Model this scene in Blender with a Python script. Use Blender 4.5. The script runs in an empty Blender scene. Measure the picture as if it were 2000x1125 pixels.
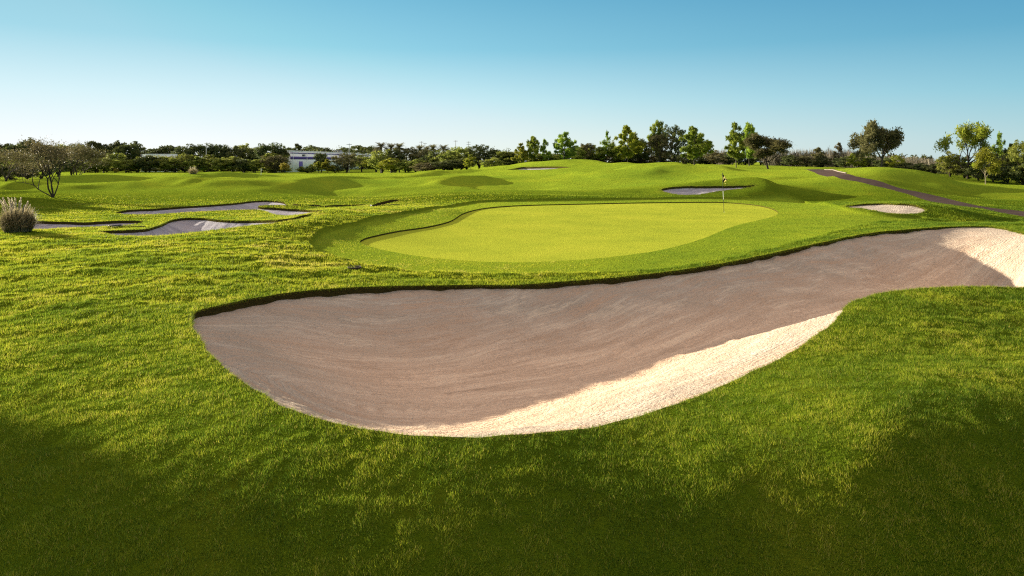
import bpy, math, random
import numpy as np
from mathutils import Vector
from mathutils.geometry import delaunay_2d_cdt

SC = bpy.context.scene
COL = SC.collection
# ------------------------------------------------------------------ camera
F = 1303.0                # focal length in photo pixels (2000 wide)
HOR = 316.0               # horizon row in the photo
CZ = 2.9                  # camera height above the putting green
cam = bpy.data.cameras.new('camera'); camo = bpy.data.objects.new('camera', cam); COL.objects.link(camo)
camo.location = (0, 0, CZ); camo.rotation_euler = (math.radians(90), 0, 0)
cam.sensor_width = 36.0; cam.lens = 36.0 * F / 2000.0; cam.shift_y = -(562.5 - HOR) / 2000.0
cam.clip_start = 0.1; cam.clip_end = 8000
SC.camera = camo
# ------------------------------------------------------------------ sky and sun
SUN_EL, SUN_AZ = math.radians(10.5), math.radians(-55.0)     # azimuth from +Y towards +X
w = bpy.data.worlds.new('World'); SC.world = w; w.use_nodes = True
nt = w.node_tree; nt.nodes.clear()
EXPO = 1.5; SKY = 0.10
sky = nt.nodes.new('ShaderNodeTexSky'); sky.sky_type = 'NISHITA'; sky.sun_disc = False
sky.sun_elevation = SUN_EL; sky.sun_rotation = SUN_AZ
sky.air_density = 1.0; sky.dust_density = 0.3; sky.ozone_density = 2.0; sky.altitude = 0
bg = nt.nodes.new('ShaderNodeBackground'); bg.inputs['Strength'].default_value = SKY
wo = nt.nodes.new('ShaderNodeOutputWorld')
# a warm bright fill added overhead, out of view, and the pale band of air towards the low sun, by compass direction and height above the horizon
tc = nt.nodes.new('ShaderNodeTexCoord'); sx = nt.nodes.new('ShaderNodeSeparateXYZ'); nt.links.new(tc.outputs['Generated'], sx.inputs[0])
dt = nt.nodes.new('ShaderNodeVectorMath'); dt.operation = 'DOT_PRODUCT'; nt.links.new(tc.outputs['Generated'], dt.inputs[0])
dt.inputs[1].default_value = (math.sin(SUN_AZ), math.cos(SUN_AZ), 0)
mr = nt.nodes.new('ShaderNodeMapRange'); mr.inputs['From Min'].default_value = -0.25; mr.inputs['From Max'].default_value = 0.9; nt.links.new(dt.outputs['Value'], mr.inputs['Value'])
def wramp(stops):
    n = nt.nodes.new('ShaderNodeValToRGB'); e = n.color_ramp.elements
    while len(e) < len(stops): e.new(0.5)
    for q, (p, c) in zip(e, stops): q.position = p; q.color = (*c, 1)
    nt.links.new(sx.outputs['Z'], n.inputs['Fac']); return n.outputs['Color']
OVERFILL = (1.25, 0.98, 0.76)
sunside = wramp([(0.0, (0.95, 0.96, 0.93)), (0.03, (0.90, 0.955, 0.96)), (0.09, (0.62, 0.85, 0.91)), (0.165, (0.25, 0.61, 0.75)), (0.24, (0.15, 0.485, 0.645)), (0.42, (0.25, 0.42, 0.52)), (0.7, OVERFILL)])
away = wramp([(0.0, (0.36, 0.60, 0.69)), (0.012, (0.35, 0.60, 0.70)), (0.09, (0.15, 0.48, 0.64)), (0.165, (0.060, 0.33, 0.53)), (0.24, (0.030, 0.25, 0.48)), (0.42, (0.16, 0.33, 0.48)), (0.7, OVERFILL)])
mx = nt.nodes.new('ShaderNodeMix'); mx.data_type = 'RGBA'
nt.links.new(mr.outputs[0], mx.inputs[0]); nt.links.new(away, mx.inputs[6]); nt.links.new(sunside, mx.inputs[7])
sc_ = nt.nodes.new('ShaderNodeVectorMath'); sc_.operation = 'SCALE'; sc_.inputs['Scale'].default_value = 1.0 / (SKY * 2 ** EXPO); nt.links.new(mx.outputs[2], sc_.inputs[0])
# the physical sky keeps a share of the light; its glare round the sun is rolled off
lim = nt.nodes.new('ShaderNodeVectorMath'); lim.operation = 'MINIMUM'; lim.inputs[1].default_value = (4.6, 4.8, 4.9); nt.links.new(sky.outputs[0], lim.inputs[0])
m2 = nt.nodes.new('ShaderNodeMix'); m2.data_type = 'RGBA'; m2.inputs[0].default_value = 0.88
nt.links.new(lim.outputs[0], m2.inputs[6]); nt.links.new(sc_.outputs[0], m2.inputs[7])
nt.links.new(m2.outputs[2], bg.inputs['Color']); nt.links.new(bg.outputs[0], wo.inputs['Surface'])
ld = bpy.data.lights.new('sun', 'SUN'); ld.energy = 5.0; ld.angle = math.radians(0.55); ld.color = (1.0, 0.885, 0.65)
lo = bpy.data.objects.new('sun', ld); COL.objects.link(lo)
SUNV = Vector((math.sin(SUN_AZ) * math.cos(SUN_EL), math.cos(SUN_AZ) * math.cos(SUN_EL), math.sin(SUN_EL)))
lo.rotation_euler = (-SUNV).to_track_quat('-Z', 'Y').to_euler(); lo.location = SUNV * 60
SC.view_settings.view_transform = 'Standard'; SC.view_settings.look = 'None'
SC.view_settings.exposure = EXPO; SC.view_settings.gamma = 1.0
SC.cycles.max_bounces = 6; SC.cycles.transparent_max_bounces = 4
SC.cycles.diffuse_bounces = 3; SC.cycles.use_denoising = False; SC.cycles.filter_width = 1.2

# ------------------------------------------------------------------ noise
def _h(ix, iy, s):
    n = (ix.astype(np.int64) * 374761393 + iy.astype(np.int64) * 668265263 + s * 974711) & 0x7fffffff
    n = ((n ^ (n >> 13)) * 1274126177) & 0x7fffffff
    n = (n ^ (n >> 16)) & 0xffffff
    return n / float(0xffffff)
def vnoise(x, y, s=0):
    ix = np.floor(x); iy = np.floor(y); fx = x - ix; fy = y - iy
    fx = fx * fx * (3 - 2 * fx); fy = fy * fy * (3 - 2 * fy)
    a = _h(ix, iy, s); b = _h(ix + 1, iy, s); c = _h(ix, iy + 1, s); d = _h(ix + 1, iy + 1, s)
    return (a * (1 - fx) + b * fx) * (1 - fy) + (c * (1 - fx) + d * fx) * fy * 1.0
def fbm(x, y, s=0, o=3):
    r = 0; a = 0.5; t = 0
    for k in range(o):
        r = r + a * vnoise(x * 2 ** k + 17.3 * k, y * 2 ** k - 9.1 * k, s + k); t += a; a *= 0.5
    return r / t
def sstep(a, b, t):
    t = np.clip((t - a) / (b - a), 0, 1); return t * t * (3 - 2 * t)

# ------------------------------------------------------------------ terrain surveyed from the photograph: (px, py, distance)
CP = [
 # foreground knoll and the rim this side of the big bunker
 (-400,1125,4.5),(100,1125,4.5),(500,1125,4.5),(1000,1125,4.55),(1400,1125,4.65),(1700,1125,4.6),(1950,1125,4.65),(2400,1125,4.7),
 (-400,800,6.9),(100,800,6.85),(500,900,5.62),(1000,850,5.95),(1400,900,5.5),(1700,900,5.25),(1950,900,5.35),(2400,900,5.6),
 (-400,620,10.9),(100,620,10.8),(330,640,10.1),(500,768,7.05),(1220,820,6.3),(1400,757,7.25),(1600,650,9.1),(1700,700,7.9),(1700,585,11.0),(1950,700,7.95),(1950,560,12.2),(2400,618,11.5),
 # beyond the bunker
 (-400,520,16.5),(100,520,16.2),(375,625,10.5),(500,582,12.3),(500,520,16.1),(750,561,13.8),(1000,557,14.6),(1200,544,15.4),(1400,518,17.0),(1600,474,20.7),(1800,446,23.2),(1950,446,22.8),(2300,446,23.5),
 (-400,455,26),(100,455,25.3),(200,460,24),(300,461,24),(500,470,21.2),(500,441,26.6),(620,415,31),(700,440,26),
 # green
 (705,466,23.6),(800,490,20.4),(1000,504,18.9),(1200,493,20.1),(1400,453,25.4),(1520,414,35.5),(800,442,27.2),(900,412,35),(1000,398,41.5),(1200,393,44.8),(1400,391,46),(1414,408,37.6),(1650,425,31.5),(1780,430,29.8),
 # left hollow with bunkers
 (-400,420,38),(60,428,34),(180,433,32.5),(278,432,33),(400,426,33.5),(540,429,31.5),(610,408,38),(60,400,46),(250,410,41),(400,401,45),(520,391,52),(700,400,44),
 (100,388,54),(-300,385,54),(300,385,58),(100,370,70),(300,375,66),(500,368,73),(700,383,58),(700,365,76),
 (100,356,94),(-300,358,90),(300,352,105),(500,350,108),(700,348,112),(880,378,56),(900,350,98),
 (100,352,114),(300,342,150),(500,341,140),(700,340,160),(850,338,165),
 (-300,350,130),(100,340,210),(300,337,240),(500,337,245),(700,337,240),(900,331,200),
 # middle rise
 (1000,385,52),(1150,383,53),(1000,360,74),(1150,365,71),(1000,335,115),(1150,335,108),(1000,326,160),(1130,320,140),(1130,323,175),
 (1250,376,57),(1310,376,56.5),(1310,362.5,66),(1400,363,66),(1470,361,68),(1250,345,86),(1250,322,135),(1400,340,88),(1490,372,60),(1600,376,58),(1560,392,46),(1690,393,44),
 (1357,323,130),(1440,328,108),(1500,331,102),(1400,324,150),(1560,326,140),
 # right hill, path
 (1650,403,38.5),(1730,397,41),(1808,404,37.5),(1880,425,31),(1990,425,29.5),(2300,430,28),
 (1700,362,61),(1640,352,68),(1600,334,88),(1780,374,56),(1850,395,46),(1955,411,40),(2300,425,36),
 (1650,337,84),(1710,331,95),(1800,345,84),(1880,355,82),(1750,352,76),(1900,372,64),(1985,365,72),(2000,385,56),(2300,385,60),(1800,337,104),(1950,348,104),(2300,360,95),
 (1600,325,150),(1800,327,160),(2000,333,160),(2400,340,160),(1000,321,260),(1400,319,260),(100,329,420),(600,329,420),(1500,318.5,420),
]
_c = np.array(CP, float)
_u = (_c[:, 0] - 1000) / F; _v = np.log(_c[:, 2]); _z = -(_c[:, 1] - HOR) / F * _c[:, 2]
_P = np.stack([_u * 1.6, _v], 1); _n = len(_P)
def _phi(r2): return 0.5 * r2 * np.log(r2 + 1e-9)
_K = _phi(((_P[:, None] - _P[None]) ** 2).sum(-1)) + np.eye(_n) * 0.004
_A = np.zeros((_n + 3, _n + 3)); _A[:_n, :_n] = _K; _A[:_n, _n] = 1; _A[:_n, _n + 1:] = _P; _A[_n, :_n] = 1; _A[_n + 1:, :_n] = _P.T
_W = np.linalg.solve(_A, np.concatenate([_z, np.zeros(3)]))
def base(x, y):
    x = np.asarray(x, float); y = np.asarray(y, float); out = np.empty(x.shape)
    yy = np.clip(y, 3.6, 460); u = np.clip(x / yy, -1.25, 1.15) * 1.6; v = np.log(yy)
    for i in range(0, len(x), 40000):
        s = slice(i, i + 40000)
        r2 = (u[s, None] - _P[None, :, 0]) ** 2 + (v[s, None] - _P[None, :, 1]) ** 2
        out[s] = _phi(r2) @ _W[:_n] + _W[_n] + u[s] * _W[_n + 1] + v[s] * _W[_n + 2]
    return out + CZ
# mounds and hollows: (px, distance, radius across, radius along, height, turn in degrees)
BUMPS = [  # crest column, distance, run on the left, run on the right, run along the view, height, turn
 (450,113,16.0,2.5,7.0,1.0,-14), (636,77,13.0,2.7,9.0,0.9,-10), (715,66,5.0,5.0,5.0,-0.55,0),
 (470,68,6.0,1.6,2.2,0.42,-58), (400,71,5.0,1.6,2.2,0.42,-58), (335,73,5.0,1.6,2.2,0.40,-58), (60,70,5.0,1.6,2.2,0.42,-58), (250,69,5.0,3.0,1.5,0.5,-18), (60,68,4.0,2.2,1.6,0.5,-15), (150,66,4.0,2.0,1.6,0.4,-15),
 (915,82,13.0,2.5,7.5,0.75,-14), (1010,74,5.0,5.0,4.0,-0.4,0), (1140,138,14.0,2.6,8.0,0.7,-5), (1030,148,5,2.4,5,0.4,0), (850,118,7,2.4,7,0.8,-30), (760,96,5,2.2,4,0.4,-30),
 (1478,59,6.0,3.0,3.4,1.2,-15), (1600,52,4.0,5.0,4.0,-0.4,0), (1826,35.5,3.0,1.5,2.4,0.55,-10), (1920,32.5,3.5,4.0,3.5,-0.45,0), (1785,73,6.0,3.2,6.0,1.15,-20), (1880,62,5,4,5,-0.45,0), (1690,66,4,2.0,3,0.4,0),
 (190,96,6.0,2.4,5.0,0.95,-30), (1400,93,7,2.8,4,0.8,-10), (1320,118,6,2.5,6,0.6,0), (1290,92,6,2.4,5,0.5,-30), (1130,96,6,2.4,4,0.4,-30),
 (585,26.0,2.2,0.75,1.8,0.17,0), (640,32,2.4,0.75,2.6,0.11,0), (868,35.5,1.8,0.6,2.0,0.15,0), (1000,49,7,6,1.4,0.22,0), (560,40,3,2,1.2,0.3,-20),
]
_g = np.random.default_rng(5)
for _k in range(16):       # small humps of the mown ground, steeper on their right
    _d = math.exp(_g.uniform(math.log(46), math.log(125))); _px = _g.uniform(-60, 1900)
    if 1180 < _px < 1560 and _d < 72 or (700 < _px < 1600 and _d < 54) or _px > 1520 or (280 < _px < 460 and _d > 80) or (150 < _px < 720 and _d < 54): continue
    BUMPS.append((_px, _d, _g.uniform(3, 6), _g.uniform(1.3, 2.2), _g.uniform(1.3, 3.5), _g.uniform(0.15, 0.40), _g.uniform(-60, -10)))
def terr(x, y):
    z = base(x, y)
    w = sstep(43, 60, y) * sstep(230, 150, y) * (1 - np.exp(-((x + 68) / 15) ** 2 - ((y - 100) / 17) ** 2))
    if np.any(w > 0):
        z = z + w * (0.75 * (fbm(x * 0.085 + y * 0.03, y * 0.055 - x * 0.02, 131, 3) - 0.5))
    x = x + w * 5.0 * (fbm(x * 0.16, y * 0.16, 141, 2) - 0.5); y = y + w * 6.0 * (fbm(x * 0.16, y * 0.16, 151, 2) - 0.5)
    for px, d, rl, rr, ry, h, rot in BUMPS:
        x0 = (px - 1000) / F * d; c, s = math.cos(math.radians(rot)), math.sin(math.radians(rot))
        dx = x - x0; dy = y - d; a = dx * c + dy * s; a = a / np.where(a < 0, rl, rr * (0.72 if d > 40 and h > 0 else 1.0)); b = (-dx * s + dy * c) / ry
        z = z + (1.15 if d > 40 else 1.0) * h * np.exp(-0.5 * (a * a + b * b))
    return z
def hit(pts):
    """photo pixels -> points of the bare terrain they show"""
    p = np.array(pts, float); u = (p[:, 0] - 1000) / F
    ys = np.exp(np.linspace(math.log(3.4), math.log(330), 1500)); out = []
    U = np.repeat(u, len(ys)); Y = np.tile(ys, len(u))
    Z = terr(U * Y, Y).reshape(len(u), -1); S = HOR + F * (CZ - Z) / ys[None]
    for i in range(len(u)):
        k = np.argmax(S[i] <= p[i, 1])
        if k == 0: k = 1 if S[i][0] <= p[i, 1] else len(ys) - 1
        a, b = S[i][k - 1], S[i][k]; t = 0 if a == b else min(1, max(0, (a - p[i, 1]) / (a - b)))
        y = ys[k - 1] + (ys[k] - ys[k - 1]) * t; out.append((u[i] * y, y))
    return np.array(out)
def smooth(loop, step, closed=True):
    """Catmull-Rom through the points, resampled at an even step"""
    P = np.array(loop, float); n = len(P); out = []
    for i in range(n if closed else n - 1):
        p = [P[(i + k) % n] if closed else P[min(max(i + k, 0), n - 1)] for k in (-1, 0, 1, 2)]
        L = np.hypot(*(p[2] - p[1])); m = max(1, int(L / step))
        for k in range(m):
            t = k / m
            out.append(0.5 * (2 * p[1] + (p[2] - p[0]) * t + (2 * p[0] - 5 * p[1] + 4 * p[2] - p[3]) * t * t + (3 * p[1] - p[0] - 3 * p[2] + p[3]) * t ** 3))
    if not closed: out.append(P[-1])
    return np.array(out)
def inside(poly, x, y):
    r = np.zeros(len(x), bool); px, py = poly[:, 0], poly[:, 1]
    bb = (x > px.min()) & (x < px.max()) & (y > py.min()) & (y < py.max()); ii = np.nonzero(bb)[0]
    if len(ii) == 0: return r
    X, Y = x[ii], y[ii]; c = np.zeros(len(ii), bool); n = len(poly)
    for i in range(n):
        x1, y1 = poly[i]; x2, y2 = poly[(i + 1) % n]
        if y1 == y2: continue
        k = (y1 > Y) != (y2 > Y)
        c ^= k & (X < (x2 - x1) * (Y - y1) / (y2 - y1) + x1)
    r[ii] = c; return r
def edge_dist(poly, x, y, cap=8.0):
    d = np.full(len(x), cap * cap); ii = np.nonzero((x > poly[:, 0].min() - cap) & (x < poly[:, 0].max() + cap) & (y > poly[:, 1].min() - cap) & (y < poly[:, 1].max() + cap))[0]
    if len(ii) == 0: return np.full(len(x), cap)
    X, Y = x[ii], y[ii]; dd = d[ii]; n = len(poly)
    for i in range(n):
        a = poly[i]; b = poly[(i + 1) % n]; e = b - a; L = max(1e-9, e @ e)
        t = np.clip(((X - a[0]) * e[0] + (Y - a[1]) * e[1]) / L, 0, 1)
        dd = np.minimum(dd, (X - a[0] - t * e[0]) ** 2 + (Y - a[1] - t * e[1]) ** 2)
    d[ii] = dd; return np.sqrt(d)

MAIN = [(373,625),(378,612),(395,604),(430,596),(480,585),(530,577),(600,568),(700,561),(800,558),(900,557),(1000,557),(1100,550),(1200,542),(1300,531),(1400,516),(1500,496),(1600,474),(1700,455),(1750,450),(1800,446),(1850,443),(1900,442),(1940,443),(1970,448),(2010,458),(2060,475),(2090,505),(2070,545),(2030,560),(1990,562),(1950,560),(1900,559),(1850,560),(1800,563),(1760,567),(1720,573),(1690,580),(1665,590),(1650,603),(1638,618),(1600,650),(1550,683),(1500,712),(1440,740),(1380,765),(1300,795),(1220,820),(1150,835),(1080,843),(1000,850),(930,853),(860,853),(800,850),(740,842),(680,832),(630,820),(580,803),(530,782),(490,757),(460,738),(430,712),(405,685),(390,660),(378,640)]
B_RIGHT = [(1648,402),(1673,399.5),(1700,398),(1724,397),(1751,398),(1773,399),(1795,403),(1809,409),(1807,413),(1795,416),(1778,417),(1751,416.7),(1724,414),(1704,411),(1684,408),(1662,405)]
B_FLAG = [(1290,370),(1311,365.5),(1333,364),(1367,363.5),(1400,363.5),(1422,363.5),(1444,363),(1473,361),(1476,362.5),(1455,367),(1433,370),(1400,374),(1367,379),(1344,380.5),(1324,380),(1307,377)]
B_LONG = [(225.5,415.5),(244,411),(267,409),(300,408),(333,405.5),(367,403),(400,401),(455,397),(489,393),(511,391.5),(533,392),(556,395.5),(578,398),(611,400),(644,401),(700,399.5),(715,399),(700,402.5),(656,404.5),(622,403.5),(567,401),(522,400.5),(507,401.5),(504,403.5),(512,404.8),(544,406.5),(600,410),(633,411.5),(622,414),(600,416.5),(578,420),(556,421),(535,418.5),(520,413),(505,409.5),(478,409.5),(433,411),(389,413),(344,416),(300,418.5),(267,418.5),(240,418)]
B_LOW = [(193,452),(215,450.5),(278,448),(300,443),(318,437),(333,430),(356,426),(378,425.5),(400,426),(424,429),(456,430.7),(489,430.7),(522,430),(544,429),(567,426.5),(589,421),(609,418),(610,421),(600,425),(578,429),(544,434.5),(500,439),(456,444.5),(411,450),(367,455),(322,459.5),(300,460.7),(244,460.5),(222,459),(204,455.5)]
B_EDGE = [(50,433),(78,432),(100,432.7),(133,433.5),(167,434.5),(200,432.7),(244,431),(275.5,432),(277,435),(255.5,439),(222,441),(178,443),(133,444.5),(100,446.7),(70,448),(45,443)]
B_SMALL = [(723,402),(738,396.7),(756,392),(773,390),(780,391.5),(764,395.5),(744,400.7),(731,403.3)]
B_FAR = [(992,331.5),(1015,327),(1038,326),(1066,325.3),(1100,325.5),(1112,327),(1090,329),(1065,330.6),(1033,331.5)]
B_TREE = [(33,356),(60,353.5),(127,352.5),(150,351.5),(180,350),(178,352.5),(150,355.5),(125,358),(60,358.5)]
GREEN = [(703,466),(712,459),(740,452),(790,443),(840,436),(880,426),(905,412),(935,404),(980,399),(1050,396),(1150,394),(1250,392),(1350,391),(1400,391),(1440,393),(1480,397),(1510,404),(1520,413),(1500,421),(1450,432),(1420,441),(1390,453),(1365,462),(1330,472),(1280,483),(1220,491),(1150,498),(1080,502),(1000,504),(930,502),(860,497),(800,490),(750,481),(718,473)]
FRINGE = [(604,477),(607,465),(622,450),(656,441),(689,433),(724,424),(756,418),(793,412),(822,408),(867,402),(900,397),(940,391.5),(1050,389),(1200,387),(1400,385.5),(1560,389),(1640,401),(1665,409),(1720,417),(1800,422),(1790,428),(1730,431),(1680,439),(1600,459),(1540,474),(1450,496),(1350,515),(1250,527),(1150,533),(1050,535),(950,534),(850,529),(750,519),(680,508),(625,493)]
PATH_C = [(2060,426,1),(1994,417,1),(1955,410,1),(1911,404.5,1),(1878,400,1),(1840,392,1),(1811,383.5,1),(1789,377.5,1),(1750,368.5,1),(1716,360,1),(1690,352.5,1),(1660,347,1),(1632,341.5,1),(1608,334.5,1),(1585,330.5,1)]
# ------------------------------------------------------------------ materials
def mat(name):
    m = bpy.data.materials.new(name); m.use_nodes = True; t = m.node_tree; t.nodes.clear()
    return m, t, (lambda typ, **k: _node(t, typ, **k))
def _node(t, typ, **k):
    n = t.nodes.new(typ)
    for a, b in k.items():
        if a in n.bl_rna.properties.keys(): setattr(n, a, b)
        else: n.inputs[a.replace('_', ' ')].default_value = b
    return n
def ramp(t, stops, fac=None):
    n = t.nodes.new('ShaderNodeValToRGB'); e = n.color_ramp.elements
    while len(e) < len(stops): e.new(0.5)
    for q, (p, c) in zip(e, stops): q.position = p; q.color = (*c, 1) if len(c) == 3 else c
    if fac is not None: t.links.new(fac, n.inputs['Fac'])
    return n
def mixc(t, fac, a, b, blend='MIX'):
    n = t.nodes.new('ShaderNodeMix'); n.data_type = 'RGBA'; n.blend_type = blend; n.clamp_factor = True
    for s, v in ((0, fac), (6, a), (7, b)):
        if isinstance(v, (int, float)): n.inputs[s].default_value = v
        elif isinstance(v, tuple): n.inputs[s].default_value = (*v, 1)
        else: t.links.new(v, n.inputs[s])
    return n.outputs[2]
def math_(t, op, a, b=None, clamp=False):
    n = t.nodes.new('ShaderNodeMath'); n.operation = op; n.use_clamp = clamp
    for i, v in enumerate((a, b)):
        if v is None: continue
        if isinstance(v, (int, float)): n.inputs[i].default_value = v
        else: t.links.new(v, n.inputs[i])
    return n.outputs[0]
def noise(t, co, scale, detail=3, rough=0.55, stretch=None):
    n = t.nodes.new('ShaderNodeTexNoise'); n.inputs['Scale'].default_value = scale; n.inputs['Detail'].default_value = detail; n.inputs['Roughness'].default_value = rough
    if stretch:
        m = t.nodes.new('ShaderNodeMapping'); m.inputs['Scale'].default_value = stretch[:3]; m.inputs['Rotation'].default_value = (0, 0, stretch[3]); t.links.new(co, m.inputs[0]); co = m.outputs[0]
    t.links.new(co, n.inputs['Vector']); return n.outputs['Fac']
def attr(t, name, color=False):
    n = t.nodes.new('ShaderNodeAttribute'); n.attribute_name = name; return n.outputs['Color' if color else 'Fac']
def bump(t, h, dist, strength=1.0, normal=None):
    n = t.nodes.new('ShaderNodeBump'); n.inputs['Strength'].default_value = strength; n.inputs['Distance'].default_value = dist
    t.links.new(h, n.inputs['Height'])
    if normal is not None: t.links.new(normal, n.inputs['Normal'])
    return n.outputs[0]
def finish(t, color, rough=0.8, spec=0.2, normal=None, transl=0.0, tcol=None, sheen=0.0):
    p = t.nodes.new('ShaderNodeBsdfPrincipled'); p.inputs['Roughness'].default_value = rough; p.inputs['Specular IOR Level'].default_value = spec
    if isinstance(color, tuple): p.inputs['Base Color'].default_value = (*color, 1)
    else: t.links.new(color, p.inputs['Base Color'])
    if sheen:
        p.inputs['Sheen Weight'].default_value = sheen; p.inputs['Sheen Roughness'].default_value = 0.5
        if not isinstance(color, tuple): t.links.new(color, p.inputs['Sheen Tint'])
    if normal is not None: t.links.new(normal, p.inputs['Normal'])
    o = t.nodes.new('ShaderNodeOutputMaterial'); s = p.outputs[0]
    if transl:
        b = t.nodes.new('ShaderNodeBsdfTranslucent'); c = tcol if tcol is not None else color
        if isinstance(c, tuple): b.inputs['Color'].default_value = (*c, 1)
        else: t.links.new(c, b.inputs['Color'])
        if normal is not None: t.links.new(normal, b.inputs['Normal'])
        mx = t.nodes.new('ShaderNodeMixShader'); mx.inputs[0].default_value = transl
        t.links.new(s, mx.inputs[1]); t.links.new(b.outputs[0], mx.inputs[2]); s = mx.outputs[0]
    t.links.new(s, o.inputs['Surface'])
def coords(t): return t.nodes.new('ShaderNodeTexCoord').outputs['Object']

def turf_material():
    m, t, N = mat('turf'); co = coords(t); mow = attr(t, 'mow'); dry = attr(t, 'dry'); rough = attr(t, 'rough')
    big = noise(t, co, 0.09, 3); mid = noise(t, co, 0.7, 4, 0.6); fine = noise(t, co, 13, 4, 0.75); tuft = noise(t, co, 2.6, 4, 0.65)
    a = ramp(t, [(0.3, (0.05, 0.085, 0.006)), (0.52, (0.085, 0.125, 0.008)), (0.75, (0.15, 0.165, 0.012))], mid).outputs[0]
    f = ramp(t, [(0.3, (0.185, 0.29, 0.028)), (0.55, (0.30, 0.39, 0.033)), (0.8, (0.46, 0.48, 0.040))], math_(t, 'ADD', math_(t, 'MULTIPLY', big, 0.6), math_(t, 'MULTIPLY', mid, 0.4))).outputs[0]
    c = mixc(t, mow, a, f)
    c = mixc(t, math_(t, 'MULTIPLY', fine, 0.55), c, (0.10, 0.17, 0.006))
    c = mixc(t, math_(t, 'MULTIPLY', dry, 0.9), c, (0.07, 0.05, 0.02))  # bare soil, its colour darkened to carry the shadow under the lips
    h = math_(t, 'ADD', math_(t, 'MULTIPLY', fine, 0.75), math_(t, 'MULTIPLY', tuft, 0.6))
    n1 = t.nodes.new('ShaderNodeBump'); n1.inputs['Distance'].default_value = 0.24; t.links.new(h, n1.inputs['Height'])
    st = math_(t, 'ADD', math_(t, 'MULTIPLY', rough, 0.1), 0.88); t.links.new(st, n1.inputs['Strength'])
    finish(t, c, 0.9, 0.0, n1.outputs[0]); return m
def green_material():
    m, t, N = mat('putting_turf'); co = coords(t)
    a = noise(t, co, 0.42, 5, 0.65, (1, 1.3, 1, 0.5)); b = noise(t, co, 5, 3, 0.6, (1, 3, 1, 0.3)); c = noise(t, co, 30, 3)
    k = ramp(t, [(0.3, (0.23, 0.295, 0.034)), (0.5, (0.355, 0.405, 0.042)), (0.68, (0.48, 0.49, 0.056))], math_(t, 'ADD', math_(t, 'MULTIPLY', math_(t, 'ADD', math_(t, 'MULTIPLY', a, 0.5), math_(t, 'MULTIPLY', noise(t, co, 0.13, 3), 0.5)), 0.75), math_(t, 'MULTIPLY', b, 0.25))).outputs[0]
    k = mixc(t, math_(t, 'MULTIPLY', c, 0.4), k, (0.22, 0.26, 0.015))
    nn = bump(t, math_(t, 'ADD', c, math_(t, 'MULTIPLY', b, 0.4)), 0.045, 0.9)
    finish(t, k, 0.9, 0.0, nn); return m
def sand_material(name, lo, hi, damp, fur, shadefloor=None):
    m, t, N = mat(name); co = coords(t); d = attr(t, 'edge')
    a = noise(t, co, 0.55, 4, 0.62, (0.8, 2.6, 1, -0.35)); b = noise(t, co, 7, 4, 0.65); c = noise(t, co, 55, 3, 0.7); e = noise(t, co, 1.6, 3)
    k = ramp(t, [(0.38, lo), (0.62, hi)], math_(t, 'ADD', math_(t, 'MULTIPLY', a, 0.7), math_(t, 'MULTIPLY', b, 0.3))).outputs[0]
    if shadefloor is not None:  # fill light painted into the floor colour, brighter and warmer than the rim
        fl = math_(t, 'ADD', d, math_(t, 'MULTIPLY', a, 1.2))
        k = mixc(t, ramp(t, [(0.12, (0, 0, 0)), (0.34, (1, 1, 1))], math_(t, 'MULTIPLY', fl, 0.1)).outputs[0], k, shadefloor)
    k = mixc(t, math_(t, 'MULTIPLY', ramp(t, [(0.45, (0, 0, 0)), (0.7, (1, 1, 1))], c).outputs[0], 0.22), k, damp)
    k = mixc(t, math_(t, 'MULTIPLY', math_(t, 'LESS_THAN', noise(t, co, 23, 1), 0.30), 0.5), k, damp)
    # bands and furrows left by the rake, running round the hollow
    cx = t.nodes.new('ShaderNodeCombineXYZ'); t.links.new(attr(t, 'across'), cx.inputs[0]); t.links.new(attr(t, 'along'), cx.inputs[1])
    st = noise(t, cx.outputs[0], 1.0, 5, 0.68, (3.2, 0.42, 1, 0)); st2 = noise(t, cx.outputs[0], 1.0, 4, 0.7, (20.0, 0.8, 1, 0))
    sm = math_(t, 'ADD', math_(t, 'MULTIPLY', st, 0.6), math_(t, 'MULTIPLY', st2, 0.4))
    k = mixc(t, ramp(t, [(0.44, (0, 0, 0)), (0.53, (0.45, 0.45, 0.45)), (0.62, (1, 1, 1))], sm).outputs[0], k, damp)
    k = mixc(t, ramp(t, [(0.36, (0.5, 0.5, 0.5)), (0.48, (0, 0, 0))], sm).outputs[0], k, tuple(min(0.88, v * 1.25) for v in (shadefloor or hi)))
    ph = math_(t, 'ADD', math_(t, 'MULTIPLY', attr(t, 'across'), 6.2832 / 0.09), math_(t, 'MULTIPLY', e, 10.0))
    fw = math_(t, 'MULTIPLY', math_(t, 'SINE', ph), ramp(t, [(0.4, (0, 0, 0)), (0.62, (1, 1, 1))], noise(t, co, 0.8, 3)).outputs[0])
    gr = noise(t, co, 20, 3, 0.6)
    h = math_(t, 'ADD', math_(t, 'ADD', math_(t, 'MULTIPLY', fw, fur), math_(t, 'ADD', math_(t, 'MULTIPLY', st2, 1.6), math_(t, 'MULTIPLY', gr, 2.4))), math_(t, 'ADD', math_(t, 'MULTIPLY', b, 1.0), math_(t, 'MULTIPLY', c, 0.6)))
    finish(t, k, 0.95, 0.0, bump(t, h, 0.030, 0.9)); return m
def path_material():
    m, t, N = mat('path_asphalt'); co = coords(t); a = noise(t, co, 1.5, 4); b = noise(t, co, 45, 2)
    k = ramp(t, [(0.3, (0.048, 0.033, 0.030)), (0.7, (0.095, 0.067, 0.058))], math_(t, 'ADD', math_(t, 'MULTIPLY', a, .6), math_(t, 'MULTIPLY', b, .4))).outputs[0]
    finish(t, k, 0.95, 0.03, bump(t, b, 0.01, 0.7)); return m
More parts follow.
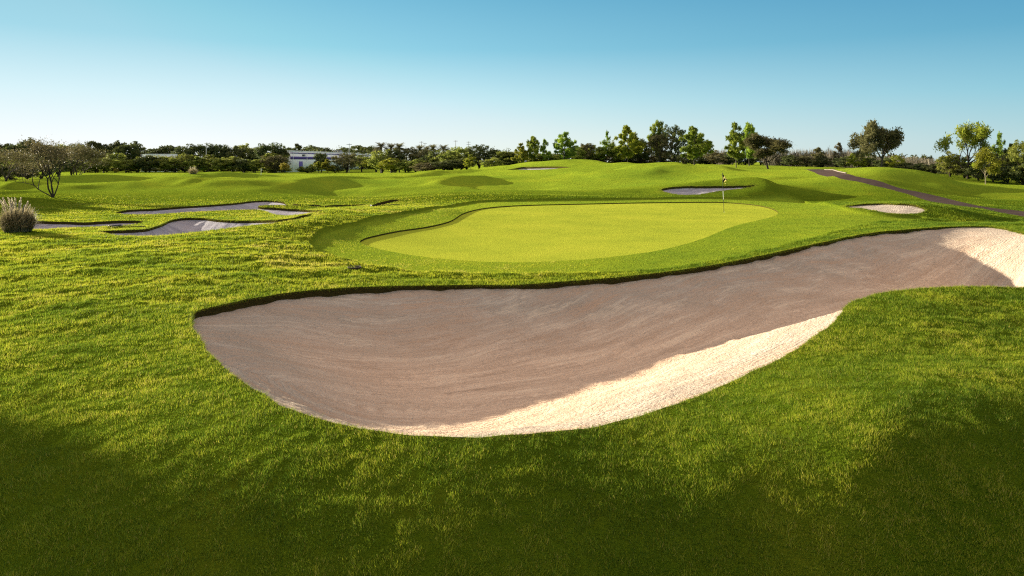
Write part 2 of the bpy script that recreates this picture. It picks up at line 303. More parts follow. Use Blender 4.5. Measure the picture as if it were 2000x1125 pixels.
def leaf_material(name, dark, light, transl=0.3, spec=0.15):
    m, t, N = mat(name); r = attr(t, 'leaf'); oi = t.nodes.new('ShaderNodeObjectInfo')
    k = ramp(t, [(0.0, dark), (1.0, light)], r).outputs[0]
    hs = t.nodes.new('ShaderNodeHueSaturation'); t.links.new(k, hs.inputs['Color'])
    t.links.new(math_(t, 'ADD', math_(t, 'MULTIPLY', oi.outputs['Random'], 0.024), 0.488), hs.inputs['Hue'])
    t.links.new(math_(t, 'ADD', math_(t, 'MULTIPLY', oi.outputs['Random'], 0.4), 0.85), hs.inputs['Value'])
    finish(t, hs.outputs[0], 0.6, spec, None, transl); return m
def bark_material(name, a, b):
    m, t, N = mat(name); co = coords(t); n = noise(t, co, 6, 4, 0.7, (1, 1, 0.25, 0))
    finish(t, ramp(t, [(0.3, a), (0.7, b)], n).outputs[0], 0.9, 0.1, bump(t, n, 0.05, 0.8)); return m
def plain(name, c, rough=0.6, spec=0.3, var=0.12, scale=8):
    m, t, N = mat(name); n = noise(t, coords(t), scale, 3)
    k = mixc(t, n, tuple(max(0, v * (1 - var)) for v in c), tuple(min(1, v * (1 + var)) for v in c))
    finish(t, k, rough, spec); return m
M = {}
M['turf'] = turf_material(); M['green'] = green_material(); M['path'] = path_material()
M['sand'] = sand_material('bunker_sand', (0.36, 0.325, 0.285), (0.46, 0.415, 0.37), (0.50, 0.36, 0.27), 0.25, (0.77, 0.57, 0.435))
M['sand_shade_blue'] = sand_material('shade_tinted_sand', (0.35, 0.34, 0.40), (0.48, 0.465, 0.52), (0.27, 0.26, 0.32), 0.3)  # blue of open shade put into the colour of this sand
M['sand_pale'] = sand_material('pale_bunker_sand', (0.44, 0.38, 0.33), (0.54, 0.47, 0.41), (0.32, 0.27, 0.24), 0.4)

# ------------------------------------------------------------------ mesh helpers
def mesh(name, V, Fc, m=None, smooth_=False, attrs=None, parent=None, link=True):
    """V (n,3); Fc list of index arrays, all of one length per array"""
    me = bpy.data.meshes.new(name); V = np.asarray(V, np.float32)
    if not isinstance(Fc, list): Fc = [Fc]
    Fc = [np.asarray(f, np.int32) for f in Fc if len(f)]
    me.vertices.add(len(V)); me.vertices.foreach_set('co', V.ravel())
    nl = sum(f.size for f in Fc); nf = sum(len(f) for f in Fc)
    me.loops.add(nl); me.polygons.add(nf)
    me.loops.foreach_set('vertex_index', np.concatenate([f.ravel() for f in Fc]))
    tot = np.concatenate([np.full(len(f), f.shape[1], np.int32) for f in Fc])
    me.polygons.foreach_set('loop_start', np.concatenate([[0], np.cumsum(tot)[:-1]]).astype(np.int32))
    if smooth_: me.polygons.foreach_set('use_smooth', np.ones(nf, bool))
    for k, v in (attrs or {}).items():
        v = np.asarray(v, np.float32)
        if v.ndim == 2:
            a = me.attributes.new(k, 'FLOAT_COLOR', 'POINT'); a.data.foreach_set('color', v.ravel())
        else:
            a = me.attributes.new(k, 'FLOAT', 'POINT'); a.data.foreach_set('value', v)
    me.update(calc_edges=True); me.validate()
    if m: me.materials.append(m)
    o = bpy.data.objects.new(name, me)
    if link: COL.objects.link(o)
    if parent is not None: o.parent = parent
    return o
def tag(o, label=None, cat=None, group=None, kind=None):
    if label: o['label'] = label
    if cat: o['category'] = cat
    if group: o['group'] = group
    if kind: o['kind'] = kind
    return o
def empty(name, loc, rz=0, sc=1.0):
    o = bpy.data.objects.new(name, None); COL.objects.link(o); o.location = loc; o.rotation_euler = (0, 0, rz)
    o.scale = (sc, sc, sc) if isinstance(sc, (int, float)) else sc; o.empty_display_size = 0.3; return o

# ------------------------------------------------------------------ areas of the course
def area(px, step, wob=0.0):
    L = smooth(hit(px), step)
    if wob:
        t = np.roll(L, -1, 0) - np.roll(L, 1, 0); t /= np.linalg.norm(t, axis=1)[:, None]
        k = fbm(L[:, 0] * 2.2, L[:, 1] * 2.2, 91, 3) - 0.5; L = L + np.stack([-t[:, 1], t[:, 0]], 1) * (k * wob)[:, None]
    return L
BUNK = [  # name, outline, depth, run of the slope, lip, material, label
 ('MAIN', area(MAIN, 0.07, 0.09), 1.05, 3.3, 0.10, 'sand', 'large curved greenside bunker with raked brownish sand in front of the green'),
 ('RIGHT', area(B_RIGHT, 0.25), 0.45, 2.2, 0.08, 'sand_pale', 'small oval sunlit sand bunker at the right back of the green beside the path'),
 ('FLAG', area(B_FLAG, 0.35, 0.3), 1.1, 2.6, 0.18, 'sand_shade_blue', 'shaded bluish bunker cut into the slope behind the yellow flag'),
 ('LONG', area(B_LONG, 0.3), 1.2, 2.0, 0.13, 'sand_shade_blue', 'long shaded bunker with a grass tongue, farthest of the left hollow'),
 ('LOW', area(B_LOW, 0.25), 1.8, 2.2, 0.12, 'sand_shade_blue', 'wide shaded bunker with bulging far face, nearest of the left hollow'),
 ('EDGE', area(B_EDGE, 0.25), 1.05, 1.8, 0.13, 'sand_shade_blue', 'narrow shaded bunker beside the pampas grass clump'),
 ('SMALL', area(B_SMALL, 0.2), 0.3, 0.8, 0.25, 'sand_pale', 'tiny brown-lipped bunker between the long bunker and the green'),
 ('FAR', area(B_FAR, 0.5), 1.2, 2.0, 0.35, 'sand_shade_blue', 'thin distant bunker on the rise below the pines'),
 ('TREE', smooth([((150 - 1000) / F * 103 + 4.2 * math.cos(q) + 0.6 * math.cos(2 * q), 103 + 3.6 * math.sin(q)) for q in np.linspace(0, 2 * math.pi, 13)[:-1]], 0.5), 0.5, 1.6, 0.14, 'sand_pale', 'thin distant bunker behind the bare leaning tree'),
]
green_o = area(GREEN, 0.3); fringe_o = area(FRINGE, 0.35)
_pc = smooth(hit([p[:2] for p in PATH_C]), 1.0, False)
_tn = np.gradient(_pc, axis=0); _tn /= np.linalg.norm(_tn, axis=1)[:, None]; _nn = np.stack([-_tn[:, 1], _tn[:, 0]], 1)
path_o = np.concatenate([_pc + _nn * 1.0, (_pc - _nn * 1.0)[::-1]])
_t = np.roll(fringe_o, -1, 0) - np.roll(fringe_o, 1, 0); _t /= np.linalg.norm(_t, axis=1)[:, None]; _in = np.stack([-_t[:, 1], _t[:, 0]], 1)
if not inside(fringe_o, *(fringe_o[:1] + 0.1 * _in[:1]).T)[0]: _in = -_in
LOOPS = [b[1] for b in BUNK] + [green_o, path_o, fringe_o, fringe_o + _in * 0.11]

def lumps(x, y, rough):
    fade = sstep(60, 14, y) * (0.30 + 0.70 * sstep(7, 15, y)) * sstep(0.05, 1.3, np.minimum(edge_dist(BUNK[0][1][::3], x, y, 1.4), np.minimum(edge_dist(BUNK[4][1], x, y, 1.4), np.minimum(edge_dist(BUNK[3][1], x, y, 1.4), edge_dist(BUNK[5][1], x, y, 1.4)))))
    return rough * fade * (0.17 * (fbm(x * 1.15, y * 1.5, 3, 3) - 0.5) + 0.075 * (fbm(x * 4.2, y * 4.2, 9, 2) - 0.5))
def zones(x, y):
    fr = inside(fringe_o, x, y); gr = inside(green_o, x, y)
    df = edge_dist(fringe_o, x, y, 4.0); dg = edge_dist(green_o, x, y, 3.0)
    fw = np.where(fr, df, -df); gw = np.where(gr, dg, -dg)
    mow = np.clip(sstep(-0.15, 0.25, fw) + sstep(45, 75, y), 0, 1)
    rough = 1 - sstep(-0.1, 0.4, fw)
    return fw, gw, mow, rough
def ground_z(x, y, full=False):
    fw, gw, mow, rough = zones(x, y)
    z = terr(x, y) - 0.12 * sstep(0.005, 0.10, fw) + lumps(x, y, rough)
    return (z, mow, rough) if full else z

# ------------------------------------------------------------------ ground sheet: one triangulation shared by turf, sand, green and path
rng = np.random.default_rng(7)
ys = [3.3]
while ys[-1] < 700: ys.append(ys[-1] * (1.0075 if ys[-1] < 32 else 1.0125))
ys = np.array(ys); us = np.linspace(-1.15, 1.2, 370)
gy = np.repeat(ys, len(us)); gu = np.tile(us, len(ys))
du = us[1] - us[0]
gu = gu + rng.uniform(-.35, .35, len(gu)) * du; gy = gy * (1 + rng.uniform(-.35, .35, len(gy)) * 0.0075)
gx = gu * gy
far = []
for r in [2, 4, 7, 12, 20, 32, 50, 75, 110, 160, 230, 320, 450, 650, 900, 1400, 2200, 3600, 6000]:
    for a in np.arange(0, 360, 7.5):
        x, y = r * math.sin(math.radians(a)), r * math.cos(math.radians(a))
        if not (3.0 < y < 730 and abs(x) < 1.24 * y): far.append((x, y))
pts = np.concatenate([np.stack([gx, gy], 1), np.array(far)])
keep = np.ones(len(pts), bool)
for L in LOOPS:
    st = np.hypot(*(L[1] - L[0])); keep &= edge_dist(L, pts[:, 0], pts[:, 1], 1.0) > st * 0.35
pts = pts[keep]
nv = len(pts); edges = []; allp = [pts]
for L in LOOPS:
    n = len(L); edges += [(nv + i, nv + (i + 1) % n) for i in range(n)]; nv += n; allp.append(L)
allp = np.concatenate(allp)
r = delaunay_2d_cdt([Vector((float(a), float(b))) for a, b in allp], edges, [], 0, 1e-6, False)
GV = np.array([(v.x, v.y) for v in r[0]]); GF = np.array([tuple(f) for f in r[2] if len(f) == 3])
cen = GV[GF].mean(1)
cls = np.zeros(len(GF), int)                       # 0 turf, 1.. bunkers, 50 green, 60 path
for i, b in enumerate(BUNK): cls[inside(b[1], cen[:, 0], cen[:, 1])] = i + 1
cls[(cls == 0) & inside(green_o, cen[:, 0], cen[:, 1])] = 50
cls[(cls == 0) & inside(path_o, cen[:, 0], cen[:, 1])] = 60
GZ, GMOW, GROUGH = ground_z(GV[:, 0], GV[:, 1], True)
GD = np.full(len(GV), 8.0)
for b in BUNK: GD = np.minimum(GD, edge_dist(b[1], GV[:, 0], GV[:, 1], 3.0))
def sub(k):
    f = GF[cls == k]; ids, inv = np.unique(f, return_inverse=True); return ids, inv.reshape(-1, 3)
def boundary(f):
    e = np.concatenate([f[:, [0, 1]], f[:, [1, 2]], f[:, [2, 0]]]); s = {tuple(x) for x in e}
    return np.array([x for x in s if (x[1], x[0]) not in s])
# sand
sand_rim = {}
for i, (nm, L, D, wd, lip, mt, lab) in enumerate(BUNK):
    ids, f = sub(i + 1); x, y = GV[ids].T; d = edge_dist(L, x, y, 8.0)
    if nm == 'MAIN':
        near = sstep(11, 8, y); ww = wd + near * (1.3 * sstep(0, 2.5, x) - 1.2 * sstep(0.2, -2.2, x)) + 1.2 * sstep(13, 17, x) * sstep(20.5, 22.5, y) - 1.6 * sstep(10, 12.5, x) * sstep(20.5, 18.8, y); DD = D + 0.30 * sstep(2, 7, x) * sstep(15, 12, x) + 0.12 * sstep(3, 0, x) + 0.62 * sstep(8.5, 12.5, x) * sstep(21.8, 19.6, y) - 0.45 * sstep(12.6, 14.4, x) * sstep(20.6, 22.4, y)
    else: ww, DD = wd, D
    if nm == 'MAIN': lip = lip * (0.35 + 1.5 * fbm(x * 1.4, y * 1.4, 27, 3)) * (0.55 + 0.45 * sstep(8, 11, y)) * (1 - 0.6 * sstep(13, 16, x))
    T = terr(x, y); z = T - lip - DD * sstep(-0.35 * np.asarray(ww), ww, d) + DD * sstep(-0.35 * np.asarray(ww), ww, 0 * d)
    be = boundary(f); fixed = np.zeros(len(ids), bool); fixed[be.ravel()] = True
    e = np.unique(np.sort(np.concatenate([f[:, [0, 1]], f[:, [1, 2]], f[:, [2, 0]]]), 1), axis=0)
    deg = np.bincount(e.ravel(), minlength=len(ids)).astype(float)
    for _ in range(30 if nm == 'MAIN' else 12):
        s = np.bincount(e[:, 0], z[e[:, 1]], len(ids)) + np.bincount(e[:, 1], z[e[:, 0]], len(ids))
        z = np.where(fixed, z, 0.4 * z + 0.6 * s / deg)
    if nm == 'MAIN': z = z + np.where(fixed, 0, (0.018 * (fbm(x * 1.3, y * 1.3, 21, 3) - 0.5) + 0.035 * (fbm(x * 5.0, y * 5.0, 23, 2) - 0.5)) * sstep(0, .5, d))
    if nm == 'MAIN':
        sp = smooth([(-2.6, 9.0), (-0.8, 9.6), (2.2, 11.2), (5.5, 14.2), (9.0, 17.0), (12.6, 19.8), (15.5, 21.0)], 0.25, False); sp[:, 1] += 0
    else: c0 = L.mean(0); sp = np.array([c0 + [-1.5, 0], c0, c0 + [1.5, 0]])
    q2 = (x[:, None] - sp[None, :, 0]) ** 2 + (y[:, None] - sp[None, :, 1]) ** 2; kk = q2.argmin(1); ac = np.sqrt(q2.min(1))
    tn_ = np.gradient(sp, axis=0); tn_ /= np.linalg.norm(tn_, axis=1)[:, None]
    rel = np.stack([x, y], 1) - sp[kk]; al = kk * 0.25 + np.arctan2(tn_[kk, 0] * rel[:, 1] - tn_[kk, 1] * rel[:, 0], (tn_[kk] * rel).sum(1) + 1e-6) * 0.6
    ac = ac + 0.5 * (fbm(x * 0.5, y * 0.5, 55, 2) - 0.5)
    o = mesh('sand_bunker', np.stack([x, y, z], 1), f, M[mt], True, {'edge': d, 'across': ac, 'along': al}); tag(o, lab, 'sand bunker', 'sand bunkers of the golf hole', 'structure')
    for a, b in zip(ids, z): sand_rim[a] = b
gi_, _f = sub(50); green_rim = {a: GZ[a] - 0.06 for a in gi_}
# turf with banks going down to the sand
ids, f = sub(0); x, y = GV[ids].T; be = boundary(f); lookup = ids
V = np.stack([x, y, GZ[ids]], 1); low = {}; extra = []; q = []
for a, b in be:
    ga, gb = ids[a], ids[b]
    if ga in green_rim and gb in green_rim and ga not in sand_rim:
        for k, g in ((a, ga), (b, gb)):
            if k not in low: low[k] = len(V) + len(extra); extra += [(GV[g, 0], GV[g, 1], GZ[g]), (GV[g, 0], GV[g, 1], green_rim[g] - 0.02)]
        q.append((low[b], low[a], low[a] + 1, low[b] + 1))
    elif ga in sand_rim and gb in sand_rim:
        for k, g in ((a, ga), (b, gb)):
            if k not in low: low[k] = len(V) + len(extra); extra += [(GV[g, 0], GV[g, 1], GZ[g]), (GV[g, 0], GV[g, 1], sand_rim[g] - 0.06)]
        q.append((low[b], low[a], low[a] + 1, low[b] + 1))
V = np.concatenate([V, np.array(extra)]); src = np.concatenate([np.arange(len(ids)), np.repeat(np.array(list(low.keys()), int), 2)])
dry = sstep(0.10, 0.0, GD[ids]) * 0.4; dry = np.concatenate([dry, np.ones(len(extra))])
mow = GMOW[ids][src]; rgh = GROUGH[ids][src]
o = mesh('ground', V, [f, np.array(q)], M['turf'], True, {'mow': mow, 'dry': dry, 'rough': rgh})
tag(o, 'rolling mown and rough golf course turf reaching to the trees', 'ground', None, 'structure')
ids, f = sub(50); x, y = GV[ids].T
tag(mesh('putting_green', np.stack([x, y, GZ[ids] - 0.06], 1), f, M['green'], True), 'smooth yellow-green kidney shaped putting green round the flag', 'putting green', None, 'structure')
ids, f = sub(60); x, y = GV[ids].T
tag(mesh('cart_path', np.stack([x, y, GZ[ids]], 1), f, M['path'], True), 'dark reddish asphalt path curving over the right hillside', 'path', None, 'structure')
# ------------------------------------------------------------------ grass blades standing on the rough and, shorter, on the collar
def blades(n, y0, y1, seed, kind):
    g = np.random.default_rng(seed)
    y = np.exp(g.uniform(math.log(y0), math.log(y1), n)); u = g.uniform(-1.05, 1.12, n); x = u * y
    ok = g.random(n) < (sstep(62, 30, y) if kind == 'long' else 1.1)
    for b in BUNK: ok &= ~inside(b[1], x, y)
    ok &= ~inside(green_o, x, y); ok &= ~inside(path_o, x, y)
    fr = inside(fringe_o, x, y)
    ok &= fr if kind == 'short' else ~fr
    gap = fbm(x * 9.0, y * 9.0, 71, 2)
    if kind == 'long': ok &= (g.random(n) < 0.45 + 2.2 * (gap - 0.25)) | (y > 24)
    x, y = x[ok], y[ok]; n = len(x)
    z = ground_z(x, y)
    cl = fbm(x * 9.0, y * 9.0, 71, 2); pt = fbm(x * 0.55, y * 0.8, 41, 3); cl2 = fbm(x * 1.7, y * 2.3, 51, 2)
    k = np.maximum(1.0, y / 7.0)                              # farther tufts are drawn coarser
    wdt = 0.0042 * (0.7 + 0.6 * g.random(n)) * k
    hgt = {'short': 0.016, 'long': 0.029, 'far': 0.040}[kind] * (0.5 + 0.7 * g.random(n)) * (0.28 + 1.35 * cl) * np.minimum(k, 2.6) ** 0.6
    a = g.uniform(0, 2 * math.pi, n)
    lean_a = 2 * math.pi * fbm(x * 3.1, y * 3.1, 61, 2) * 2.2 + g.normal(0, 1.2, n)
    lean = hgt * (0.15 + 0.75 * g.random(n))
    bx, by = np.cos(a) * wdt / 2, np.sin(a) * wdt / 2
    p0 = np.stack([x - bx, y - by, z - 0.006], 1); p1 = np.stack([x + bx, y + by, z - 0.006], 1)
    tip = np.stack([x + np.cos(lean_a) * lean, y + np.sin(lean_a) * lean, z + hgt], 1)
    V = np.stack([p0, p1, tip], 1).reshape(-1, 3); Fc = np.arange(3 * n).reshape(-1, 3)
    t = np.clip(0.24 + 0.7 * (pt - 0.38) + 0.5 * (cl2 - 0.4) + 0.35 * (cl - 0.4) + g.normal(0, 1, n) * (0.07 + 0.14 * sstep(18, 7, y)) + 0.24 * sstep(8, 15, y) * sstep(8, -4, x) - 0.12 * sstep(0, 25, x), 0, 1)  # yellower to the left: backlight from the sun put into the tone
    t = np.where((g.random(n) < 0.035) & (y < 14), 1.25, t)                # a few straw-coloured blades
    return V, Fc, np.repeat(t, 3)
def lip_blades(n, seed):
    """blades hanging over the rims of the bunkers"""
    g = np.random.default_rng(seed); X = []; Y = []; NX = []; NY = []
    for i, share in ((0, 0.72), (4, 0.08), (3, 0.08), (2, 0.06), (1, 0.06)):
        L = BUNK[i][1]; m = int(n * share); t = np.roll(L, -1, 0) - L; q = g.integers(0, len(L), m); f = g.random(m)
        P = L[q] + t[q] * f[:, None]; tt = t[q] / np.linalg.norm(t[q], axis=1)[:, None]; nn = np.stack([-tt[:, 1], tt[:, 0]], 1)
        a = 0.5 * np.sum(L[:, 0] * np.roll(L[:, 1], -1) - np.roll(L[:, 0], -1) * L[:, 1]); nn *= 1 if a > 0 else -1        # towards the sand
        P = P - nn * g.uniform(-0.005, 0.07, m)[:, None]; X.append(P[:, 0]); Y.append(P[:, 1]); NX.append(nn[:, 0]); NY.append(nn[:, 1])
    x, y, nx, ny = map(np.concatenate, (X, Y, NX, NY)); n = len(x); z = ground_z(x, y); k = np.maximum(1, y / 9.0)
    tuft = fbm(x * 5, y * 5, 81, 2); h = (0.03 + 0.055 * tuft * g.random(n)) * np.minimum(k, 2.2); w_ = 0.006 * k * (0.6 + 0.8 * g.random(n)); a = g.uniform(0, 6.283, n)
    out = h * g.uniform(0.2, 1.3, n); up = h * g.uniform(-0.7, 0.6, n); sd = g.normal(0, 0.35, n) * h
    p0 = np.stack([x - np.cos(a) * w_ / 2, y - np.sin(a) * w_ / 2, z - 0.01], 1); p1 = np.stack([x + np.cos(a) * w_ / 2, y + np.sin(a) * w_ / 2, z - 0.01], 1)
    tip = np.stack([x + nx * out - ny * sd, y + ny * out + nx * sd, z + up], 1)
    t = np.clip(0.45 + g.normal(0, 0.28, n), 0, 1.2); V = np.stack([p0, p1, tip], 1).reshape(-1, 3)
    return V, np.arange(3 * n).reshape(-1, 3), np.repeat(t, 3)
def blade_material():
    m, t, N = mat('grass_blade'); r = attr(t, 'leaf')
    k = ramp(t, [(0.0, (0.055, 0.11, 0.012)), (0.35, (0.145, 0.225, 0.020)), (0.68, (0.32, 0.37, 0.028)), (0.85, (0.43, 0.43, 0.034)), (1.0, (0.50, 0.44, 0.10))], r).outputs[0]
    finish(t, k, 0.6, 0.04, None, 0.5); return m
M['blade'] = blade_material()
def join_(parts):
    V = np.concatenate([p[0] for p in parts]); o = 0; Fc = []
    for p in parts: Fc.append(p[1] + o); o += len(p[0])
    return V, np.concatenate(Fc), np.concatenate([p[2] for p in parts])
V, Fc, t_ = join_([blades(1950000, 3.7, 62, 11, 'long'), blades(420000, 15.5, 50, 13, 'short'), lip_blades(60000, 14)])
tag(mesh('grass', V, Fc, M['blade'], False, {'leaf': t_}), 'tufted rough grass round the large bunker and across the near slopes', 'grass', None, 'stuff')
# ------------------------------------------------------------------ plants: shared helpers
LEAF = {
 'dark':   leaf_material('foliage_dark', (0.034, 0.050, 0.020), (0.140, 0.160, 0.045), 0.34),
 'mid':    leaf_material('foliage_mid', (0.070, 0.105, 0.024), (0.340, 0.370, 0.070), 0.52),
 'pine':   leaf_material('foliage_pine', (0.060, 0.115, 0.020), (0.340, 0.410, 0.050), 0.42),
 'bright': leaf_material('foliage_bright', (0.090, 0.125, 0.014), (0.380, 0.380, 0.040), 0.42),
 'yellow': leaf_material('foliage_yellow', (0.150, 0.150, 0.022), (0.480, 0.400, 0.060), 0.35),
 'olive':  leaf_material('foliage_olive', (0.055, 0.058, 0.026), (0.215, 0.200, 0.080), 0.36),
 'brown':  leaf_material('foliage_brown', (0.075, 0.066, 0.034), (0.240, 0.210, 0.095), 0.35),
 'dry':    leaf_material('dry_twigs', (0.110, 0.100, 0.080), (0.330, 0.290, 0.220), 0.25),
 'moss':   leaf_material('hanging_moss', (0.200, 0.190, 0.080), (0.450, 0.400, 0.170), 0.35),
}
BARK = {'grey': bark_material('bark_grey', (0.06, 0.05, 0.04), (0.17, 0.14, 0.11)), 'dark': bark_material('bark_dark', (0.025, 0.02, 0.016), (0.08, 0.062, 0.05)), 'pale': bark_material('bark_pale', (0.18, 0.15, 0.11), (0.38, 0.32, 0.23))}

def unit(v): return v / np.maximum(1e-9, np.linalg.norm(v, axis=-1, keepdims=True))
def leaves(g, pos, size, elong=1.0, axis=None):
    """one four-cornered leaf clump per position"""
    n = len(pos); a = unit(g.normal(size=(n, 3)))
    if axis is not None: a = unit(axis + 0.45 * a)
    b = unit(np.cross(a, unit(g.normal(size=(n, 3))))); s = (size * (0.55 + 0.9 * g.random(n)))[:, None]
    a = a * s * elong; b = b * s * 0.55
    V = np.stack([pos - a, pos + b * 0.9, pos + a, pos - b], 1).reshape(-1, 3)
    return V, np.arange(4 * n).reshape(-1, 4)
def puffs(g, C, R, n, size, elong=1.0, out=False, squash=1.0):
    """leaf clumps filling round clusters; returns vertices, faces and tone"""
    k = np.repeat(np.arange(len(C)), n); d = unit(g.normal(size=(len(k), 3))); r = g.random(len(k)) ** 0.45
    off = d * (r * R[k])[:, None]; off[:, 2] *= squash
    V, Fc = leaves(g, C[k] + off, size, elong, d if out else None)
    t = np.clip(g.random(len(C))[k] * 0.55 + g.random(len(k)) * 0.45, 0, 1)
    return V, Fc, np.repeat(t, 4)
def tube(path, rad, sides=6):
    P = np.array(path, float); n = len(P); V = []; Fc = []
    for i in range(n):
        tdir = unit(P[min(i + 1, n - 1)] - P[max(i - 1, 0)]); a = unit(np.cross(tdir, np.array([0.31, 0.92, 0.2]))); b = np.cross(tdir, a)
        for k in range(sides):
            q = 2 * math.pi * k / sides; V.append(P[i] + rad[i] * (math.cos(q) * a + math.sin(q) * b))
    for i in range(n - 1):
        for k in range(sides):
            Fc.append((i * sides + k, i * sides + (k + 1) % sides, (i + 1) * sides + (k + 1) % sides, (i + 1) * sides + k))
    return np.array(V), np.array(Fc)
def join(parts):
    V = []; Fc = []; A = []; o = 0
    for p in parts:
        V.append(p[0]); Fc.append(p[1] + o); o += len(p[0])
        if len(p) > 2: A.append(p[2])
    return (np.concatenate(V), np.concatenate(Fc)) + ((np.concatenate(A),) if A else ())
def limb(g, a, b, r0, r1, bend=0.12, n=5):
    a = np.array(a, float); b = np.array(b, float); L = np.linalg.norm(b - a); m = g.normal(size=3) * bend * L
    P = [a + (b - a) * t + m * math.sin(math.pi * t) * 0.6 for t in np.linspace(0, 1, n)]
    return tube(P, np.linspace(r0, r1, n), 6)
def lower_half(C): return C

SHAPES = {}      # kind -> list of (trunk mesh, [(part name, mesh, default material)])
def shape(kind, trunk, parts, bark):
    if parts[0][1][0] is not None and kind not in ('liveoak', 'mossoak', 'halfbare', 'leaning', 'sapling', 'palm', 'brush'):
        V = parts[0][1][0]; r_ = np.percentile(np.hypot(V[:, 0], V[:, 1]), 96); zm = V[:, 2].max(); sc3 = np.array([0.5 / r_, 0.5 / r_, 1 / zm])
        for nm, p_, mt in parts: p_[0][:] = p_[0] * sc3
        if trunk is not None: trunk = (trunk[0] * sc3 * np.array([1, 1, 1]), trunk[1])
    tm = None
    if trunk is not None: tm = mesh('trunk', trunk[0], trunk[1], BARK[bark], True, link=False)
    pm = []
    for nm, (V, Fc, t), mt in parts: pm.append((nm, mesh(nm, V, Fc, LEAF[mt], False, {'leaf': t}, link=False), mt))
    SHAPES.setdefault(kind, []).append((tm, pm))

def dome(seed, z0=0.2, nc=60, per=60, size=0.025, bark='dark', flat=0.0, kind='dome', top=1.0, rmin=0.09, rmax=0.15):
    g = np.random.default_rng(seed); d = unit(g.normal(size=(nc, 3)) + np.array([0, 0, 0.15]))
    ph = g.uniform(0, 6, 4); az = np.arctan2(d[:, 1], d[:, 0])
    lob = 0.80 + 0.13 * np.sin(3 * az + ph[0] + 2.5 * d[:, 2]) + 0.10 * np.sin(5 * az + ph[1]) * d[:, 2] + 0.07 * g.normal(size=nc)
    r = lob * (0.45 + 0.55 * g.random(nc) ** 0.4); h = (top - z0) / 2; zc = z0 + h * (0.92 - flat)
    C = np.stack([d[:, 0] * r * 0.42, d[:, 1] * r * 0.42, zc + d[:, 2] * r * h * 0.88], 1)
    C = C[C[:, 2] > z0 * 0.7]
    R = g.uniform(rmin, rmax, len(C)) * 0.75
    cr = puffs(g, C, R, per, size, 1.0, False, 0.8)
    tr = [limb(g, (0, 0, -0.02), (0.02 * g.normal(), 0.02 * g.normal(), zc), 0.026, 0.012)]
    for i in g.choice(len(C), min(7, len(C)), replace=False): tr.append(limb(g, (0, 0, z0 * 0.6 + 0.25 * (zc - z0 * 0.6) * g.random()), C[i] * np.array([0.9, 0.9, 1.0]), 0.013, 0.003))
    shape(kind, join(tr), [('crown', cr, 'dark')], bark)
def pine(seed, z0=0.26, whorls=9, kind='pine', wide=0.5, top_round=0.35, per=80, size=0.024, umbrella=False, bark='grey', dense=0):
    g = np.random.default_rng(seed); C = []; R = []; tr = []
    ax = np.array([0.03 * g.normal(), 0.03 * g.normal(), 1.0])
    tr.append(limb(g, (0, 0, -0.02), ax * 0.97, 0.019, 0.004, 0.015, 8))
    for w in range(whorls):
        f = w / (whorls - 1); z = z0 + (0.96 - z0) * f
        prof = (math.sin(math.pi * (0.16 + 0.78 * f) ** 0.8) if not umbrella else math.sin(math.pi * min(1, 0.3 + 0.7 * f)) ** 0.6) * wide
        for k in range(g.integers(3 + dense, 6 + dense)):
            a = g.uniform(0, 2 * math.pi); L = prof * g.uniform(0.45, 1.05)
            e = np.array([math.cos(a) * L, math.sin(a) * L, z + 0.10 * L * g.uniform(0.0, 1.3)]); e[2] = min(e[2], 0.97)
            s = ax * (z - 0.06 * g.random()); tr.append(limb(g, s, e, 0.007, 0.002, 0.08, 4))
            for q in np.linspace(1.0, 0.45, max(1, int(L / 0.11))):
                p = s + (e - s) * q + g.normal(size=3) * 0.03; C.append(p); R.append(g.uniform(0.055, 0.10))
    C.append(ax * 0.95); R.append(0.06)
    cr = puffs(g, np.array(C), np.array(R), per, size, 1.5, True, 0.75)
    shape(kind, join(tr), [('crown', cr, 'pine')], bark)
def grow(g, p, d, L, r, lev, tubes, tips, spread=0.55, up=0.15, kids=(2, 3), shrink=0.72, maxlev=4):
    n = 4; P = [np.array(p, float)]; d = unit(np.array(d, float))
    for i in range(n):
        d = unit(d + g.normal(size=3) * 0.13 + np.array([0, 0, up * 0.25])); P.append(P[-1] + d * L / n)
    tubes.append(tube(P, np.linspace(r, r * 0.6, n + 1), 6 if lev < 2 else 4))
    if lev >= maxlev - 1: tips.append((P[-1], d)); tips.append((P[-2], d))
    if lev >= maxlev: return
    for k in range(g.integers(kids[0], kids[1] + 1)):
        q = unit(d + unit(g.normal(size=3)) * spread + np.array([0, 0, up])); grow(g, P[-1] if k < 2 else P[-2], q, L * shrink * g.uniform(0.8, 1.15), r * 0.58, lev + 1, tubes, tips, spread, up, kids, shrink, maxlev)
def norm_unit(parts):
    """scale so that the whole plant is one unit high and one unit wide"""
    allv = np.concatenate([p[0] for p in parts]); zmax = np.percentile(allv[:, 2], 99.7); wx = np.percentile(np.hypot(parts[1][0][:, 0], parts[1][0][:, 1]), 90.0)
    for p in parts: p[0][:, 2] /= zmax; p[0][:, :2] *= 0.5 / wx
